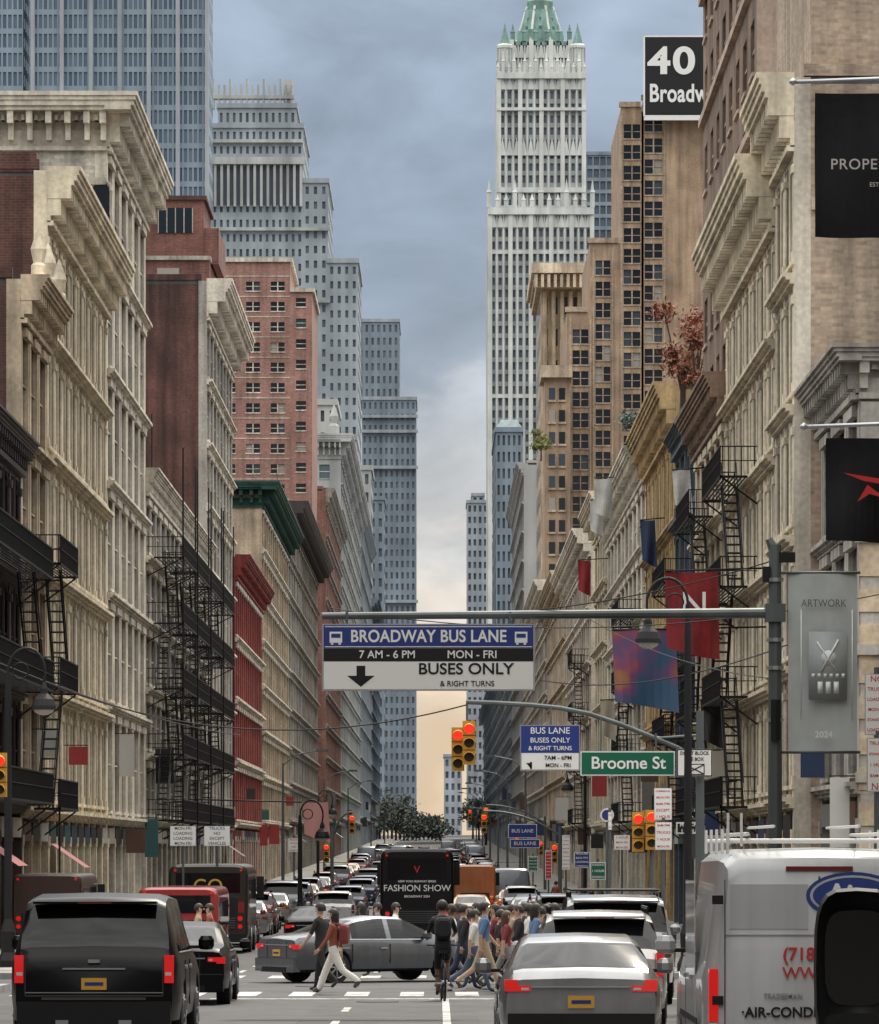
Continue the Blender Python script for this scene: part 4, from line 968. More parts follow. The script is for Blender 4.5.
b.build('panel',e); text('Broome St',.40,(X(628,d),d-.115,Z(763.5,d)),WHT,e,'CENTER',.006)
e,b=panel('block_box_sign',X(676,d),X(712,d),Z(777,d),Z(749,d),d-.25,WHT,BLK)
b.box(X(684,d),X(704,d),d-.268,d-.262,Z(775,d),Z(764,d),BLK); b.box(X(685,d),X(703,d),d-.271,d-.2685,Z(774,d),Z(765,d),WHT); b.rod((X(685,d),d-.273,Z(774,d)),(X(703,d),d-.273,Z(765,d)),.015,BLK,n=4); b.rod((X(685,d),d-.273,Z(765,d)),(X(703,d),d-.273,Z(774,d)),.015,BLK,n=4)
b.build('panel',e); text("DON'T BLOCK",.12,(X(694,d),d-.265,Z(753.5,d)),BLK,e,'CENTER',.001,sx=.85); text("THE BOX",.12,(X(694,d),d-.265,Z(759.5,d)),BLK,e,'CENTER',.001,sx=.85)
e,b=panel('bus_lane_hours_sign',X(520,d),X(580,d),Z(771,d),Z(725,d),d-.1,WHT,SILV)
b.box(X(521,d),X(579,d),d-.114,d-.1105,Z(753,d),Z(726,d),BLU); b.box(X(550,d),X(551,d)+.02,d-.07,d,Z(725,d),Z(706,d),POLE)
b.box(X(530,d),X(532,d),d-.114,d-.1105,Z(769,d),Z(762,d),BLK); b.poly([(X(526,d),d-.114,Z(763,d)),(X(531,d),d-.114,Z(769,d)),(X(531,d),d-.114,Z(763,d))],BLK)
b.build('panel',e)
for t,z,mt,sz,a in (('BUS LANE',731,WHT,.21,550),('BUSES ONLY',740.5,WHT,.165,550),('& RIGHT TURNS',748.5,WHT,.14,550),('7AM - 6PM',758,BLK,.14,558),('MON - FRI',765.5,BLK,.13,558)): text(t,sz,(X(a,d),d-.118,Z(z,d)),mt,e,'CENTER',.001)
def mast(d,pp,ep,ya):
    e=empty('traffic_signal_mast'); b=MB(); xp=X(pp,d); xe=X(ep,d); zt=Z(ya,d)
    b.rod((xp,d,zg(d)),(xp,d,zt-.8),.12,POLE,.09,8); pts=[]
    for k in range(9):
        t=k/8; pts.append((xp+(xe-xp)*t,d,zt-1.3*(1-t)**2.2))
    b.path(pts,.055,POLE,6); b.rod(pts[-1],(xe,d,zt-.2),.03,POLE); signal(b,xe,d,zt-.15); signal(b,xp-.3,d-.1,zg(d)+3.6)
    b.build('mast_and_signals',e)
mast(258,560,484,811); mast(262,332,352,812); mast(345,545,486,805); mast(455,520,470,808)
e=empty('traffic_signal'); b=MB(); d=125; b.rod((X(652,d),d,zg(d)),(X(652,d),d,Z(812,d)),.07,POLE); signal(b,X(638,d),d,Z(812,d)); signal(b,X(651,d),d-.2,Z(810,d)); b.build('pole_and_heads',e)
e=empty('traffic_signal'); b=MB(); d=113; b.rod((X(-6,d),d,zg(d)),(X(-6,d),d,Z(740,d)),.08,POLE); signal(b,X(1,d),d-.2,Z(753,d)); b.build('pole_and_heads',e)
for (a,c,yt,yb,dd) in ((508,537,824,838,255),(510,540,839,848,250)):
    e,b=panel('bus_lane_hours_sign',X(a,dd),X(c,dd),Z(yb,dd),Z(yt,dd),dd,BLU,WHT); b.rod((X((a+c)/2,dd),dd+.1,zg(dd)),(X((a+c)/2,dd),dd+.1,Z(yt,dd)),.05,POLE); b.build('panel',e); text('BUS LANE',.26,(X((a+c)/2,dd),dd-.02,Z((yt+yb)/2,dd)),WHT,e,'CENTER')
def psign(a,c,yt,yb,dd,bg,tm=RED,name='parking_sign'):
    e,b=panel(name,X(a,dd),X(c,dd),Z(yb,dd),Z(yt,dd),dd,bg,WHT); xm=X((a+c)/2,dd); b.rod((xm,dd+.06,zg(dd)),(xm,dd+.06,Z(yt,dd)+.1),.04,POLE,n=8); b.build('panel',e)
    h=(Z(yt,dd)-Z(yb,dd)); w_=X(c,dd)-X(a,dd); W1=['NO','STANDING','8AM-7PM','EXCEPT','TRUCKS','LOADING','MON-FRI','1 HOUR','COMMERCIAL','VEHICLES']
    n=max(1,int(h/.14)); 
    for k in range(n):
        zz=Z(yt,dd)-h*(k+.5)/n; wd=random.choice(W1); text(wd,min(h/n*.85,w_*.8/(len(wd)*.62)),(xm,dd-.012,zz),tm,e,'CENTER',.001,ext=.001)
psign(865,889,674,735,72,WHT); psign(867,890,738,792,71.5,WHT); psign(654,672,788,820,118,WHT); psign(655,672,822,850,117.5,WHT)
psign(170,196,826,846,150,WHT,tm=BLK,name='street_sign'); psign(204,230,826,846,152,WHT,tm=BLK,name='street_sign'); psign(590,606,862,880,150,SGRN,tm=WHT,name='street_sign'); psign(614,630,835,850,150,WHT,name='street_sign'); psign(676,704,822,834,116,BLK,tm=WHT,name='one_way_sign')
psign(562,570,835,870,180,WHT); psign(545,552,850,880,220,RED,tm=WHT,name='street_sign'); psign(608,612,812,830,130,WHT); psign(574,590,852,868,190,BLU,tm=WHT,name='street_sign'); psign(528,538,856,872,230,SGRN,tm=WHT,name='street_sign'); psign(288,300,838,852,230,WHT,tm=RED,name='street_sign')
e=empty('road_sign'); b=MB(); dd=140
b.rod((X(607,dd),dd,Z(815,dd)),(X(607,dd),dd-.03,Z(815,dd)),.2,WHT,n=18); b.rod((X(607,dd),dd-.03,Z(815,dd)),(X(607,dd),dd-.04,Z(815,dd)),.15,BLU,n=18); b.rod((X(607,dd),dd+.05,zg(dd)),(X(607,dd),dd+.05,Z(808,dd)),.04,POLE); b.build('disc_and_pole',e)
LENS=plain('lamp_glass',(.5,.48,.42),.3)
def crook(d,pp,side,ytop,reach=.95):
    e=empty('street_lamp'); b=MB(); xp=X(pp,d); zt=Z(ytop,d); z0=zg(d)
    b.lathe((xp,d,z0),[(.26,0),(.26,.3),(.17,.5),(.19,1.0),(.1,1.3),(.085,zt-z0-1.2),(.06,zt-z0-.6)],IRON,10)
    pts=[]
    for k in range(13):
        t=math.pi*k/12*1.12; pts.append((xp+side*reach/2*(1-math.cos(t)),d,zt-.6+.6*math.sin(t)))
    b.path(pts,.035,IRON,6)
    for k in range(10):
        t=2*math.pi*k/10; t2=2*math.pi*(k+1)/10; q=(xp+side*.3,d,zt-.55); b.rod((q[0]+.2*math.cos(t),d,q[2]+.2*math.sin(t)),(q[0]+.2*math.cos(t2),d,q[2]+.2*math.sin(t2)),.02,IRON,n=4)
    x2,y2,z2=pts[-1]
    b.lathe((x2,y2,z2-.78),[(.02,.8),(.06,.7),(.09,.62),(.1,.5),(.24,.36),(.3,.2),(.31,.1)],IRON,14)
    b.lathe((x2,y2,z2-.78),[(.27,.12),(.22,.04),(.1,-.02),(0,-.03)],LENS,12)
    b.build('post_and_lantern',e)
crook(112,688,-1,578,.95); crook(118,8,1,648,.9)
crook(190,300,1,800,.9); crook(240,585,-1,760,.9); crook(300,318,1,790,.9)
def cobra(d,x,side):
    e=empty('street_lamp'); b=MB(); z0=zg(d)
    b.rod((x,d,z0),(x,d,z0+8.2),.11,POLE,.06,8); b.path([(x,d,z0+8.1),(x+side*.8,d,z0+8.7),(x+side*2.0,d,z0+8.95)],.035,POLE)
    b.box(x+side*1.9,x+side*2.6,d-.13,d+.13,z0+8.86,z0+9.02,POLE); b.build('post',e)
for dd in (300,380,440,510,600,700): cobra(dd,5.3,-1)
for dd in (280,380,480,640,800): cobra(dd,-9.0,1)
def flag(d,xa,xb,zt,h,mat,ph,name='building_flag'):
    e=empty(name); b=MB(); n=14;m=18
    def pt(u,v): return (xa+(xb-xa)*u, d+.13*math.sin(u*7+ph)*(v*.8+.2)+.07*math.sin(v*5+u*3), zt-h*v-.12*u*v*math.sin(ph))
    for i in range(n):
        for j in range(m): b.poly([pt(i/n,j/m),pt((i+1)/n,j/m),pt((i+1)/n,(j+1)/m),pt(i/n,(j+1)/m)],mat)
    b.rod((xa-.35,d,zt+.2),(FR,d,zt+.35),.04,SILV); b.lathe((xa-.4,d,zt+.13),[(0,0),(.07,.05),(.07,.1),(0,.15)],SILV)
    b.build('cloth_and_pole',e,True); return e
d=88
FB=stone('black_flag_cloth',(.012,.012,.014),.2,spec=.2)
FT_=plain('flag_lettering',(.45,.42,.38),.6)
e=flag(d,X(815,d),X(925,d),Z(93,d),(237-93)*d/FPX,FB,.4); text('PROPERTY',.27,(X(829,d),d-.3,Z(167,d)),FT_,e,'LEFT',.001,sp=1.1); text('EST. 1925',.11,(X(868,d),d-.3,Z(187,d)),FT_,e,'LEFT',0)
e=flag(d,X(826,d),X(920,d),Z(438,d),(540-438)*d/FPX,FB,2.1); b=MB()
b.poly([(X(842,d),d-.3,Z(474,d)),(X(879,d),d-.3,Z(480,d)),(X(890,d),d-.3,Z(487,d)),(X(862,d),d-.3,Z(482,d))],RED); b.poly([(X(856,d),d-.3,Z(503,d)),(X(866,d),d-.3,Z(486,d)),(X(885,d),d-.3,Z(500,d)),(X(868,d),d-.3,Z(495,d))],RED); b.build('emblem',e)
def hang(name,d,pa,pb,yt,yb,mat,ph,att):
    e=empty(name); b=MB(); n=8;m=10; xa,xb=X(pa,d),X(pb,d)
    def pt(u,v): return (xa+(xb-xa)*u+.12*v*math.sin(ph),d+.1*math.sin(u*6+ph+v*2)*(v+.2),Z(yt,d)+(Z(yb,d)-Z(yt,d))*v-.25*u*(1-u)*math.cos(ph)-.35*u*v)
    for i in range(n):
        for j in range(m): b.poly([pt(i/n,j/m),pt((i+1)/n,j/m),pt((i+1)/n,(j+1)/m),pt(i/n,(j+1)/m)],mat)
    b.rod((xa,d,Z(yt,d)),(att,d,Z(yt,d)+.1),.03,IRON); b.build('cloth_and_pole',e,True); return e
RB=stone('red_banner_cloth',(.26,.018,.022),.3,scale=2)
mm,nt,bs=newmat('rainbow_banner_cloth'); tc=nt.nodes.new('ShaderNodeTexCoord'); no=nt.nodes.new('ShaderNodeTexNoise'); no.inputs['Scale'].default_value=.9; cr=nt.nodes.new('ShaderNodeValToRGB'); nt.links.new(tc.outputs['Object'],no.inputs['Vector']); nt.links.new(no.outputs['Fac'],cr.inputs[0]); nt.links.new(cr.outputs[0],bs.inputs['Base Color'])
cr.color_ramp.elements[0].position=.35; cr.color_ramp.elements[0].color=(.03,.09,.17,1); cr.color_ramp.elements[1].position=.68; cr.color_ramp.elements[1].color=(.3,.13,.05,1)
el=cr.color_ramp.elements.new(.5); el.color=(.12,.06,.16,1); el=cr.color_ramp.elements.new(.58); el.color=(.25,.05,.09,1)
e=hang('red_banner',150,665,718,571,648,RB,.5,FR); text('N',1.1,(X(680,150),149.7,Z(606,150)),WHT,e,'LEFT',0)
hang('rainbow_banner',155,612,676,630,702,mm,2.2,FR)
hang('pink_banner',200,302,328,802,834,plain('pink_cloth',(.5,.25,.23),.7),1,-10)
WC=stone('white_flag_cloth',(.55,.55,.52),.25,scale=2)
for (dd,pa,pb,yt,yb,mt) in ((262,594,612,478,512,WC),(280,590,603,500,530,WC),(225,640,655,520,560,SHOPM[0]),(190,672,690,470,505,WC),(300,578,590,560,590,RB),(170,700,722,700,740,SHOPM[1]),(240,600,614,700,735,SHOPM[3])): hang('building_flag',dd,pa,pb,yt,yb,mt,R_()*3,FR)
def cable(p,q,sag,r=.018):
    b=MB(); pts=[]
    for k in range(25):
        t=k/24; v_=Vector(p).lerp(Vector(q),t); v_.z-=sag*4*t*(1-t); pts.append(v_)
    b.path(pts,r,IRON,4); b.build('overhead_cable')
def W3(px,py,d): return (X(px,d),d,Z(py,d))
cable(W3(322,614,78),W3(775,560,78),.35,.01); cable(W3(330,608,110),W3(900,590,100),.6,.012); cable(W3(40,680,125),W3(466,705,114),.9); cable(W3(560,600,120),W3(790,680,95),.4,.012)
cable(W3(-20,655,120),W3(240,735,200),.3); cable(W3(540,680,160),W3(800,640,110),.5)
# ---------------------------------------------------------------- people
SK=[plain('skin_light',(.48,.30,.21),.6),plain('skin_dark',(.16,.085,.05),.6)]
HR=[plain('hair_dark',(.015,.011,.008),.6),plain('hair_brown',(.07,.035,.018),.6)]
CL={n:plain('cloth_'+n,c,.85) for n,c in dict(black=(.018,.018,.02),white=(.66,.64,.60),rust=(.24,.07,.04),navy=(.03,.04,.08),blue=(.10,.18,.32),maroon=(.18,.03,.035),grey=(.20,.20,.20),denim=(.07,.10,.17),tan=(.38,.30,.19),green=(.06,.12,.07),pink=(.50,.24,.23)).items()}
SHOE=plain('shoe_leather',(.05,.045,.04),.6)
def person(name,x,y,rz,H=1.72,shirt='black',pants='black',skin=0,hair=0,stride=25,arm=22,elbow=20,long=False,shorts=False,sleeve=True,wide=1.0,bag=None,seated=False,hat=False):
    J={}; Rr={}
    def add(k,p,r): J[k]=Vector(p); Rr[k]=r
    ra=math.radians
    add('pel',(0,0,.95),.135); add('wai',(0,.0,1.08),.115); add('che',(0,.0,1.27),.145); add('upc',(0,0,1.40),.11); add('nec',(0,.01,1.49),.052); add('hd1',(0,.03,1.58),.078); add('hd2',(0,.025,1.67),.086)
    segs=[('pel','wai','S'),('wai','che','S'),('che','upc','S'),('upc','nec','K'),('nec','hd1','K'),('hd1','hd2','K')]
    if seated:
        for k in ('wai','che','upc','nec','hd1','hd2'): J[k].y+= (J[k].z-.95)*.42
    for sd,nm in ((1,'r'),(-1,'l')):
        a=ra(stride*sd); kb=ra(8 if a>0 else 32)
        if seated: a=ra(62 if sd>0 else 28); kb=ra(85 if sd>0 else 40)
        hp=Vector((sd*.085,0,.90)); kn=hp+Vector((0,math.sin(a)*.43,-math.cos(a)*.43)); an=kn+Vector((0,math.sin(a-kb)*.41,-math.cos(a-kb)*.41))
        ft=an+Vector((sd*.01,.15*math.cos((a-kb)*.6),-.045+.12*math.sin(a-kb)*.8))
        add('hp'+nm,hp,.095*wide); add('kn'+nm,kn,.062*wide*wide); add('an'+nm,an,.042*wide**3 if wide<1.05 else .075); add('ft'+nm,ft,.035)
        segs+= [('pel','hp'+nm,'P'),('hp'+nm,'kn'+nm,'P'),('kn'+nm,'an'+nm,'K' if shorts else 'P'),('an'+nm,'ft'+nm,'F')]
        b_=ra(-arm*sd); el=ra(elbow)
        ch=J['upc']
        sh=ch+Vector((sd*.165,0,.005)); e_=sh+Vector((sd*.045,math.sin(b_)*.28,-math.cos(b_)*.28)); w_=e_+Vector((0,math.sin(b_+el)*.24,-math.cos(b_+el)*.24))
        if seated: e_=sh+Vector((sd*.08,.14,-.22)); w_=e_+Vector((-sd*.02,.24,-.06))
        hd=w_+(w_-e_).normalized()*.085
        add('sh'+nm,sh,.062); add('eb'+nm,e_,.044); add('wr'+nm,w_,.029); add('ha'+nm,hd,.034)
        segs+= [('upc','sh'+nm,'S'),('sh'+nm,'eb'+nm,'S'),('eb'+nm,'wr'+nm,'S' if sleeve else 'K'),('wr'+nm,'ha'+nm,'K')]
    low=min(J['anr'].z,J['anl'].z)-.085
    sc=H/1.76
    bm=bmesh.new(); lay=bm.verts.layers.skin.verify(); V={}
    for k in list(J):
        if not seated: J[k].z-=low
        J[k]*=sc
        vv=bm.verts.new(J[k]); V[k]=vv; rr=Rr[k]*sc; fx=1.25 if k in('che','upc') else (1.15 if k in('pel','wai') else 1); vv[lay].radius=(rr*fx,rr*.85 if fx>1 else rr)
    V['pel'][lay].use_root=True
    for a,b_,_ in segs: bm.edges.new((V[a],V[b_]))
    me=bpy.data.meshes.new('t'); bm.to_mesh(me); bm.free(); o=bpy.data.objects.new('t',me); SC.collection.objects.link(o)
    m1=o.modifiers.new('s','SKIN'); m1.use_smooth_shade=True; m2=o.modifiers.new('u','SUBSURF'); m2.levels=1
    dg=bpy.context.evaluated_depsgraph_get(); nm_=bpy.data.meshes.new_from_object(o.evaluated_get(dg)); bpy.data.objects.remove(o)
    nm_.materials.clear()
    mats={'S':CL[shirt],'P':CL[pants],'K':SK[skin],'F':SHOE}; order=list(mats)
    for k in order: nm_.materials.append(mats[k])
    sg=[(J[a],J[b_],order.index(t)) for a,b_,t in segs]
    for p in nm_.polygons:
        c=p.center; best=1e9
        for a,b_,t in sg:
            ab=b_-a; u=max(0,min(1,(c-a).dot(ab)/ab.length_squared)); dd=(c-a-ab*u).length
            if dd<best: best=dd; bt=t
        if c.z<J['pel'].z+.03*sc and bt==0 and abs(c.x)<.2*sc and c.z>J['pel'].z-.25: bt=1
        p.material_index=bt; p.use_smooth=True
    e=empty(name,(x,y,zg(y)+.004),rz)
    ob=bpy.data.objects.new('body',nm_); SC.collection.objects.link(ob); ob.parent=e
    b=MB(); hc=(J['hd1']+J['hd2'])/2+Vector((0,.0,.02*sc)); f=sc
    hm=HR[hair]; ring=[]
    n=14
    for i in range(9):
        th=math.pi*i/8*.62
        row=[]
        for j in range(n):
            ph=2*math.pi*j/n; r=.108*f*math.sin(th)+1e-4
            yy=r*math.sin(ph)*1.12; zz=.125*f*math.cos(th)
            if math.sin(ph)>.25: zz=max(zz,.035*f)
            elif long: zz=zz-(.17*f if i==8 else (.08*f if i==7 else 0))
            row.append(tuple(hc+Vector((r*math.cos(ph),yy-.012*f,zz))))
        ring.append(row)
    for i in range(8):
        for j in range(n): k=(j+1)%n; b.poly([ring[i][j],ring[i][k],ring[i+1][k],ring[i+1][j]],hm)
    b.poly([tuple(hc+Vector(q)*f) for q in ((-.014,.095,-.03),(.014,.095,-.03),(0,.122,-.028))],SK[skin]); b.poly([tuple(hc+Vector(q)*f) for q in ((-.014,.095,-.03),(0,.122,-.028),(0,.09,.015))],SK[skin]); b.poly([tuple(hc+Vector(q)*f) for q in ((.014,.095,-.03),(0,.122,-.028),(0,.09,.015))],SK[skin])
    for sx in (-1,1):
        p=hc+Vector((sx*.032,.088,.006))*f; b.box(p.x-.011,p.x+.011,p.y,p.y+.008,p.z-.005,p.z+.005,BLK)
        p=hc+Vector((sx*.095,.0,-.01))*f; b.box(p.x-.01,p.x+.01,p.y-.018,p.y+.018,p.z-.03,p.z+.03,SK[skin])
    p=hc+Vector((0,.088,-.055))*f; b.box(p.x-.022,p.x+.022,p.y,p.y+.006,p.z-.004,p.z+.004,CL['maroon'])
    for q in ('r','l'):
        a=J['wr'+q]; h=J['ha'+q]; dr=(h-a).normalized(); sd=1 if q=='r' else -1
        fw=Vector((0,1,0)); pal=h-dr*.01
        for k,ln_ in enumerate((.065,.075,.07,.055)):
            o_=pal+fw*(.03-.02*k)*f; m_=o_+dr*ln_*.55*f; t_=m_+dr*ln_*.45*f-Vector((sd*.018,0,0))*f
            b.rod(o_,m_,.009*f,SK[skin],.008*f,5); b.rod(m_,t_,.008*f,SK[skin],.006*f,5)
        o_=a+dr*.03*f+fw*.02*f; b.rod(o_,o_+(fw*.045+dr*.04)*f,.01*f,SK[skin],.008*f,5)
    if bag:
        c=J['che']; k0=len(b.v); m_=b.mi(CL[bag])
        for (yy,s_) in ((-.13,.9),(-.17,1.0),(-.25,.95),(-.29,.7)):
            for k in range(12):
                t=2*math.pi*k/12+.26; b.v.append((c.x+.15*s_*math.copysign(abs(math.cos(t))**.5,math.cos(t)),c.y+yy,c.z-.02+.2*s_*math.copysign(abs(math.sin(t))**.5,math.sin(t))))
        for a_ in range(3):
            for k in range(12): j=(k+1)%12; b.f.append((k0+a_*12+k,k0+a_*12+j,k0+a_*12+12+j,k0+a_*12+12+k)); b.m.append(m_)
        b.f.append(tuple(k0+36+k for k in range(12))); b.m.append(m_)
        for sx in (-1,1): b.rod(c+Vector((sx*.1,-.15,.15)),c+Vector((sx*.1,.0,.2)),.02,CL[bag]); b.rod(c+Vector((sx*.1,.0,.2)),c+Vector((sx*.11,.12,.0)),.018,CL[bag])
    if hat: b.lathe(tuple(hc+Vector((0,0,.05))),[(.15,0),(.11,.02),(.105,.09),(.0,.1)],BLK,14)
    b.build('head_hands_details',e)
    return e,J
pi=math.pi
def ped(px,d,deg,**k): return person('pedestrian',X(px,d),d,math.radians(deg),**k)
person('walking_woman',X(334,93.2),93.2,math.radians(78),H=1.68,shirt='rust',pants='white',long=True,hair=0,stride=27,arm=20,wide=1.1,bag='maroon')
ped(321,95.3,60,H=1.74,shirt='black',pants='black',stride=16,sleeve=False)
ped(463,96.5,-70,shirt='black',pants='navy',stride=20); ped(474,93.6,-85,shirt='white',pants='denim',stride=26,sleeve=False,H=1.66)
ped(484,92.8,-80,shirt='blue',pants='tan',shorts=True,sleeve=False,stride=24,H=1.8); ped(496,98,80,shirt='maroon',pants='black',stride=20)
ped(506,94.5,-78,shirt='maroon',pants='grey',stride=28,long=True,H=1.64,hair=1,sleeve=False); ped(519,95.8,100,shirt='black',pants='denim',stride=22); ped(529,97.4,-80,shirt='white',pants='black',stride=16,skin=1,sleeve=False)
ped(541,96,85,shirt='rust',pants='black',stride=20,sleeve=False,H=1.68); ped(452,98.5,85,shirt='white',pants='grey',stride=20,skin=1); ped(512,99.5,-85,shirt='tan',pants='navy',stride=22)
ped(547,101,90,shirt='grey',pants='navy',stride=24); ped(489,101,-88,shirt='pink',pants='denim',stride=24,long=True,H=1.62)
ped(378,110.8,90,shirt='blue',pants='black',stride=20); ped(395,111.5,-90,shirt='white',pants='navy',stride=20); ped(210,112,90,shirt='rust',pants='denim'); ped(198,113,-85,shirt='tan',pants='black')
for px,dd,s_,p_ in ((468,99.8,'pink','black'),(478,97.2,'white','denim'),(500,96.3,'black','black'),(524,99,'black','grey'),(535,93.8,'blue','black'),(555,97.5,'white','navy'),(563,99.5,'maroon','black'),(570,102,'grey','black'),(459,102,'navy','black'),(534,102.5,'white','navy'),(502,103.5,'green','tan'),(520,111.5,'blue','black'),(470,112,'white','black'),(485,111,'rust','navy'),(548,112,'pink','denim'),(362,112,'black','black')):
    ped(px,dd,random.choice((-82,-75,85,95)),shirt=s_,pants=p_,stride=random.uniform(15,28),H=1.6+.2*R_(),skin=random.choice((0,0,1)),long=R_()<.35,sleeve=R_()<.5)
for px,dd in ((556,118),(563,124),(570,140),(585,150),(578,133),(560,160),(600,128),(612,140),(258,175),(266,190),(240,150),(150,122),(120,124),(275,215),(290,240),(640,119),(550,205),(556,240),(572,122),(580,126),(590,138),(596,146),(566,170),(558,185),(250,165),(230,140)):
    xx=X(px,dd)
    if px>439: xx=max(xx,5.3)
    else: xx=min(xx,-9.0)
    person('pedestrian',xx,dd,math.radians(random.choice((0,180,10,175))),H=1.6+.22*R_(),shirt=random.choice(list(CL)),pants=random.choice(('black','navy','denim','tan')),hair=random.choice((0,1)),skin=random.choice((0,0,1)),stride=random.uniform(12,25),sleeve=R_()<.5,long=R_()<.4)[0].location.z+=.14
dC=87.5; e,J=person('cyclist',X(443,dC),dC,0.05,H=1.75,shirt='black',pants='black',skin=1,shorts=True,seated=True,sleeve=False,bag='black')
e.location.z+=.06
b=MB(); rw=.34
for cy in (-.52,.55):
    for k in range(28):
        a=2*pi*k/28;a2=2*pi*(k+1)/28; b.rod((0,cy+rw*math.cos(a),rw+rw*math.sin(a)),(0,cy+rw*math.cos(a2),rw+rw*math.sin(a2)),.022,TYRE,n=5)
    for k in range(12):
        a=2*pi*k/12; b.rod((0,cy,rw),(0,cy+rw*math.cos(a),rw+rw*math.sin(a)),.004,SILV,n=3)
    b.rod((-.05,cy,rw),(.05,cy,rw),.03,SILV)
for p,q in (((0,-.52,.34),(0,-.05,.3)),((0,-.05,.3),(0,-.18,.84)),((0,-.52,.34),(0,-.15,.72)),((0,-.05,.3),(0,.38,.78)),((0,-.15,.72),(0,.36,.85)),((0,.34,.95),(0,.55,.34))): b.rod(p,q,.02,BLK,n=6)
b.box(-.07,.07,-.32,-.05,.84,.89,BLK); b.rod((-.27,.4,.98),(.27,.4,.98),.016,BLK); b.rod((0,.34,.95),(0,.4,.98),.018,BLK)
b.rod((-.12,-.05,.3),(.12,-.05,.3),.02,SILV); b.box(.08,.17,-.0,.1,.16,.19,BLK); b.box(-.17,-.08,-.2,-.1,.42,.45,BLK); b.box(-.025,.025,-.62,-.6,.66,.70,TLO)
o=empty('bicycle',(X(443,dC),dC,zg(dC)+.02),0.05); b.build('frame_and_wheels',o)
for (px,dd) in ((566,119),(590,135),(250,130),(262,160)):
    xx=max(X(px,dd),5.5) if px>439 else min(X(px,dd),-9.2)
    e=empty('litter_bin',(xx,dd,zg(dd)+.14)); b=MB(); b.lathe((0,0,0),[(.26,0),(.3,.8),(.33,.82),(.33,.88),(.24,.88),(.2,.3)],IRON,12); b.build('basket',e)
for k in range(7):
    dd=228-k*1.0; e=empty('traffic_cone',(X(465,dd)+k*.12,dd,zg(dd))); b=MB(); b.box(-.2,.2,-.2,.2,0,.04,ORG); b.lathe((0,0,0),[(.15,.04),(.1,.35)],ORG,10); b.lathe((0,0,0),[(.1,.35),(.08,.5)],WHT,10); b.lathe((0,0,0),[(.08,.5),(.03,.75),(0,.76)],ORG,10); b.build('cone',e)
# ---------------------------------------------------------------- world, sun, camera
w=bpy.data.worlds.new('World'); SC.world=w; w.use_nodes=True; nt=w.node_tree; N=nt.nodes; Lk=nt.links
bg=N['Background']; bg.inputs['Strength'].default_value=1.0
SE,SR=math.radians(50),math.radians(16)
sky=N.new('ShaderNodeTexSky'); sky.sky_type='NISHITA'; sky.sun_disc=False; sky.sun_elevation=SE; sky.sun_rotation=SR
sk=N.new('ShaderNodeVectorMath'); sk.operation='SCALE'; sk.inputs['Scale'].default_value=.1; Lk.new(sky.outputs[0],sk.inputs[0])
tc=N.new('ShaderNodeTexCoord'); sp=N.new('ShaderNodeSeparateXYZ'); Lk.new(tc.outputs['Generated'],sp.inputs[0])
mp=N.new('ShaderNodeMapping'); mp.inputs['Scale'].default_value=(9,9,15); mp.inputs['Location'].default_value=(1.3,0,.6); Lk.new(tc.outputs['Generated'],mp.inputs[0])
no=N.new('ShaderNodeTexNoise'); no.inputs['Scale'].default_value=2.4; no.inputs['Detail'].default_value=8; no.inputs['Roughness'].default_value=.55; Lk.new(mp.outputs[0],no.inputs['Vector'])
ma=N.new('ShaderNodeMath'); ma.operation='MULTIPLY_ADD'; ma.inputs[1].default_value=.09; Lk.new(no.outputs['Fac'],ma.inputs[0])
sb=N.new('ShaderNodeMath'); sb.operation='SUBTRACT'; sb.inputs[1].default_value=.045; Lk.new(sp.outputs[2],sb.inputs[0]); Lk.new(sb.outputs[0],ma.inputs[2])
cr=N.new('ShaderNodeValToRGB'); Lk.new(ma.outputs[0],cr.inputs[0]); R=cr.color_ramp; R.interpolation='EASE'
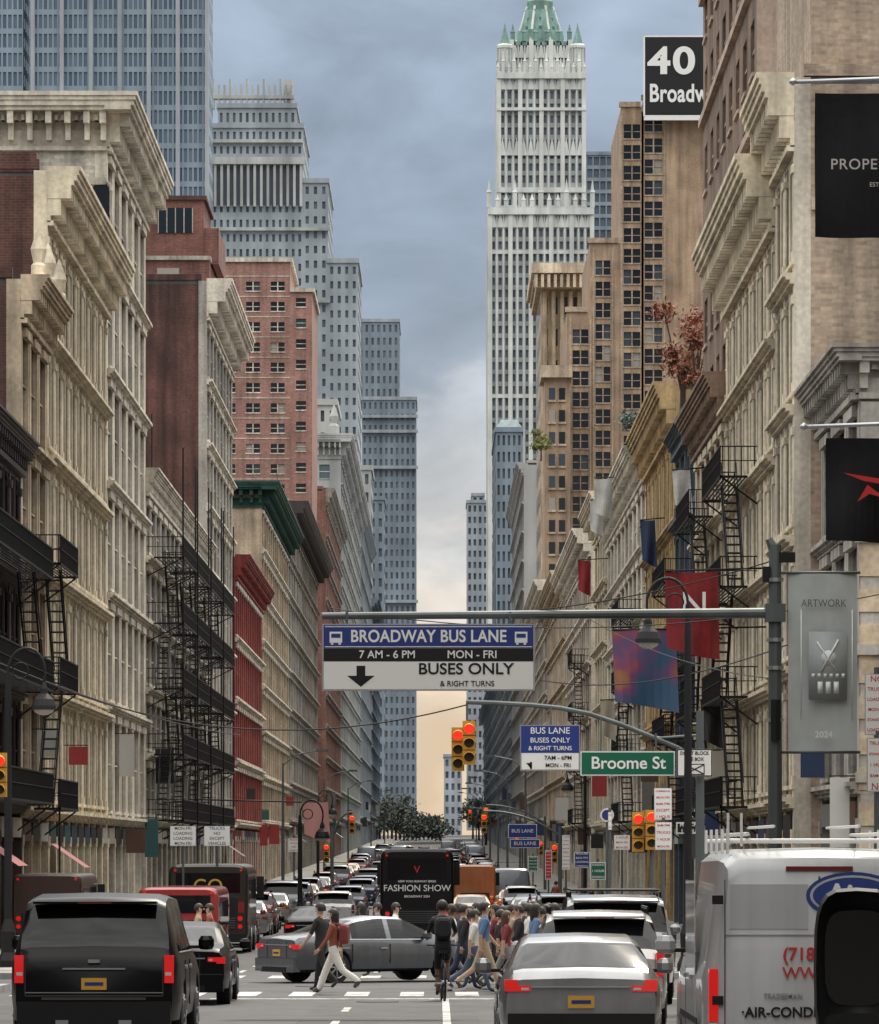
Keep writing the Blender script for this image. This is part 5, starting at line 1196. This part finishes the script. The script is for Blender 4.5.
R.elements[0].position=0; R.elements[0].color=(.95,.72,.50,1); R.elements[1].position=1; R.elements[1].color=(3.2,3.1,2.95,1)
for p,c in ((.03,(.95,.77,.58)),(.052,(.88,.80,.72)),(.068,(.60,.61,.63)),(.088,(.50,.53,.58)),(.102,(.30,.355,.44)),(.13,(.30,.37,.475)),(.165,(.36,.44,.555)),(.24,(.84,.88,.93)),(.5,(2.2,2.18,2.1))):
    q=R.elements.new(p); q.color=(*c,1)
mr=N.new('ShaderNodeMapRange'); mr.inputs[1].default_value=.34; mr.inputs[2].default_value=.66; mr.inputs[3].default_value=.76; mr.inputs[4].default_value=1.22
no2=N.new('ShaderNodeTexNoise'); no2.inputs['Scale'].default_value=2.9; no2.inputs['Detail'].default_value=8; no2.inputs['Distortion'].default_value=.4; Lk.new(mp.outputs[0],no2.inputs['Vector']); Lk.new(no2.outputs['Fac'],mr.inputs[0])
sc2=N.new('ShaderNodeVectorMath'); sc2.operation='SCALE'; Lk.new(cr.outputs[0],sc2.inputs[0]); Lk.new(mr.outputs[0],sc2.inputs['Scale'])
mx=N.new('ShaderNodeMixRGB'); mx.inputs[0].default_value=.88; Lk.new(sk.outputs[0],mx.inputs[1]); Lk.new(sc2.outputs[0],mx.inputs[2]); Lk.new(mx.outputs[0],bg.inputs['Color'])
sd=bpy.data.lights.new('sun','SUN'); sd.energy=3.0; sd.angle=math.radians(4); sd.color=(1,.91,.77)
so=bpy.data.objects.new('sun',sd); SC.collection.objects.link(so)
dv=Vector((math.sin(SR)*math.cos(SE),math.cos(SR)*math.cos(SE),math.sin(SE))); so.rotation_euler=dv.to_track_quat('Z','Y').to_euler(); so.location=(0,0,200)
cam=bpy.data.cameras.new('camera'); co=bpy.data.objects.new('camera',cam); SC.collection.objects.link(co); SC.camera=co
co.location=(0,0,CAMZ); co.rotation_euler=(math.pi/2,0,0); cam.sensor_fit='HORIZONTAL'; cam.sensor_width=36; cam.lens=36*FPX/879; cam.shift_y=338/879; cam.clip_start=1; cam.clip_end=12000
SC.view_settings.view_transform='Standard'; SC.view_settings.look='None'; SC.view_settings.exposure=0
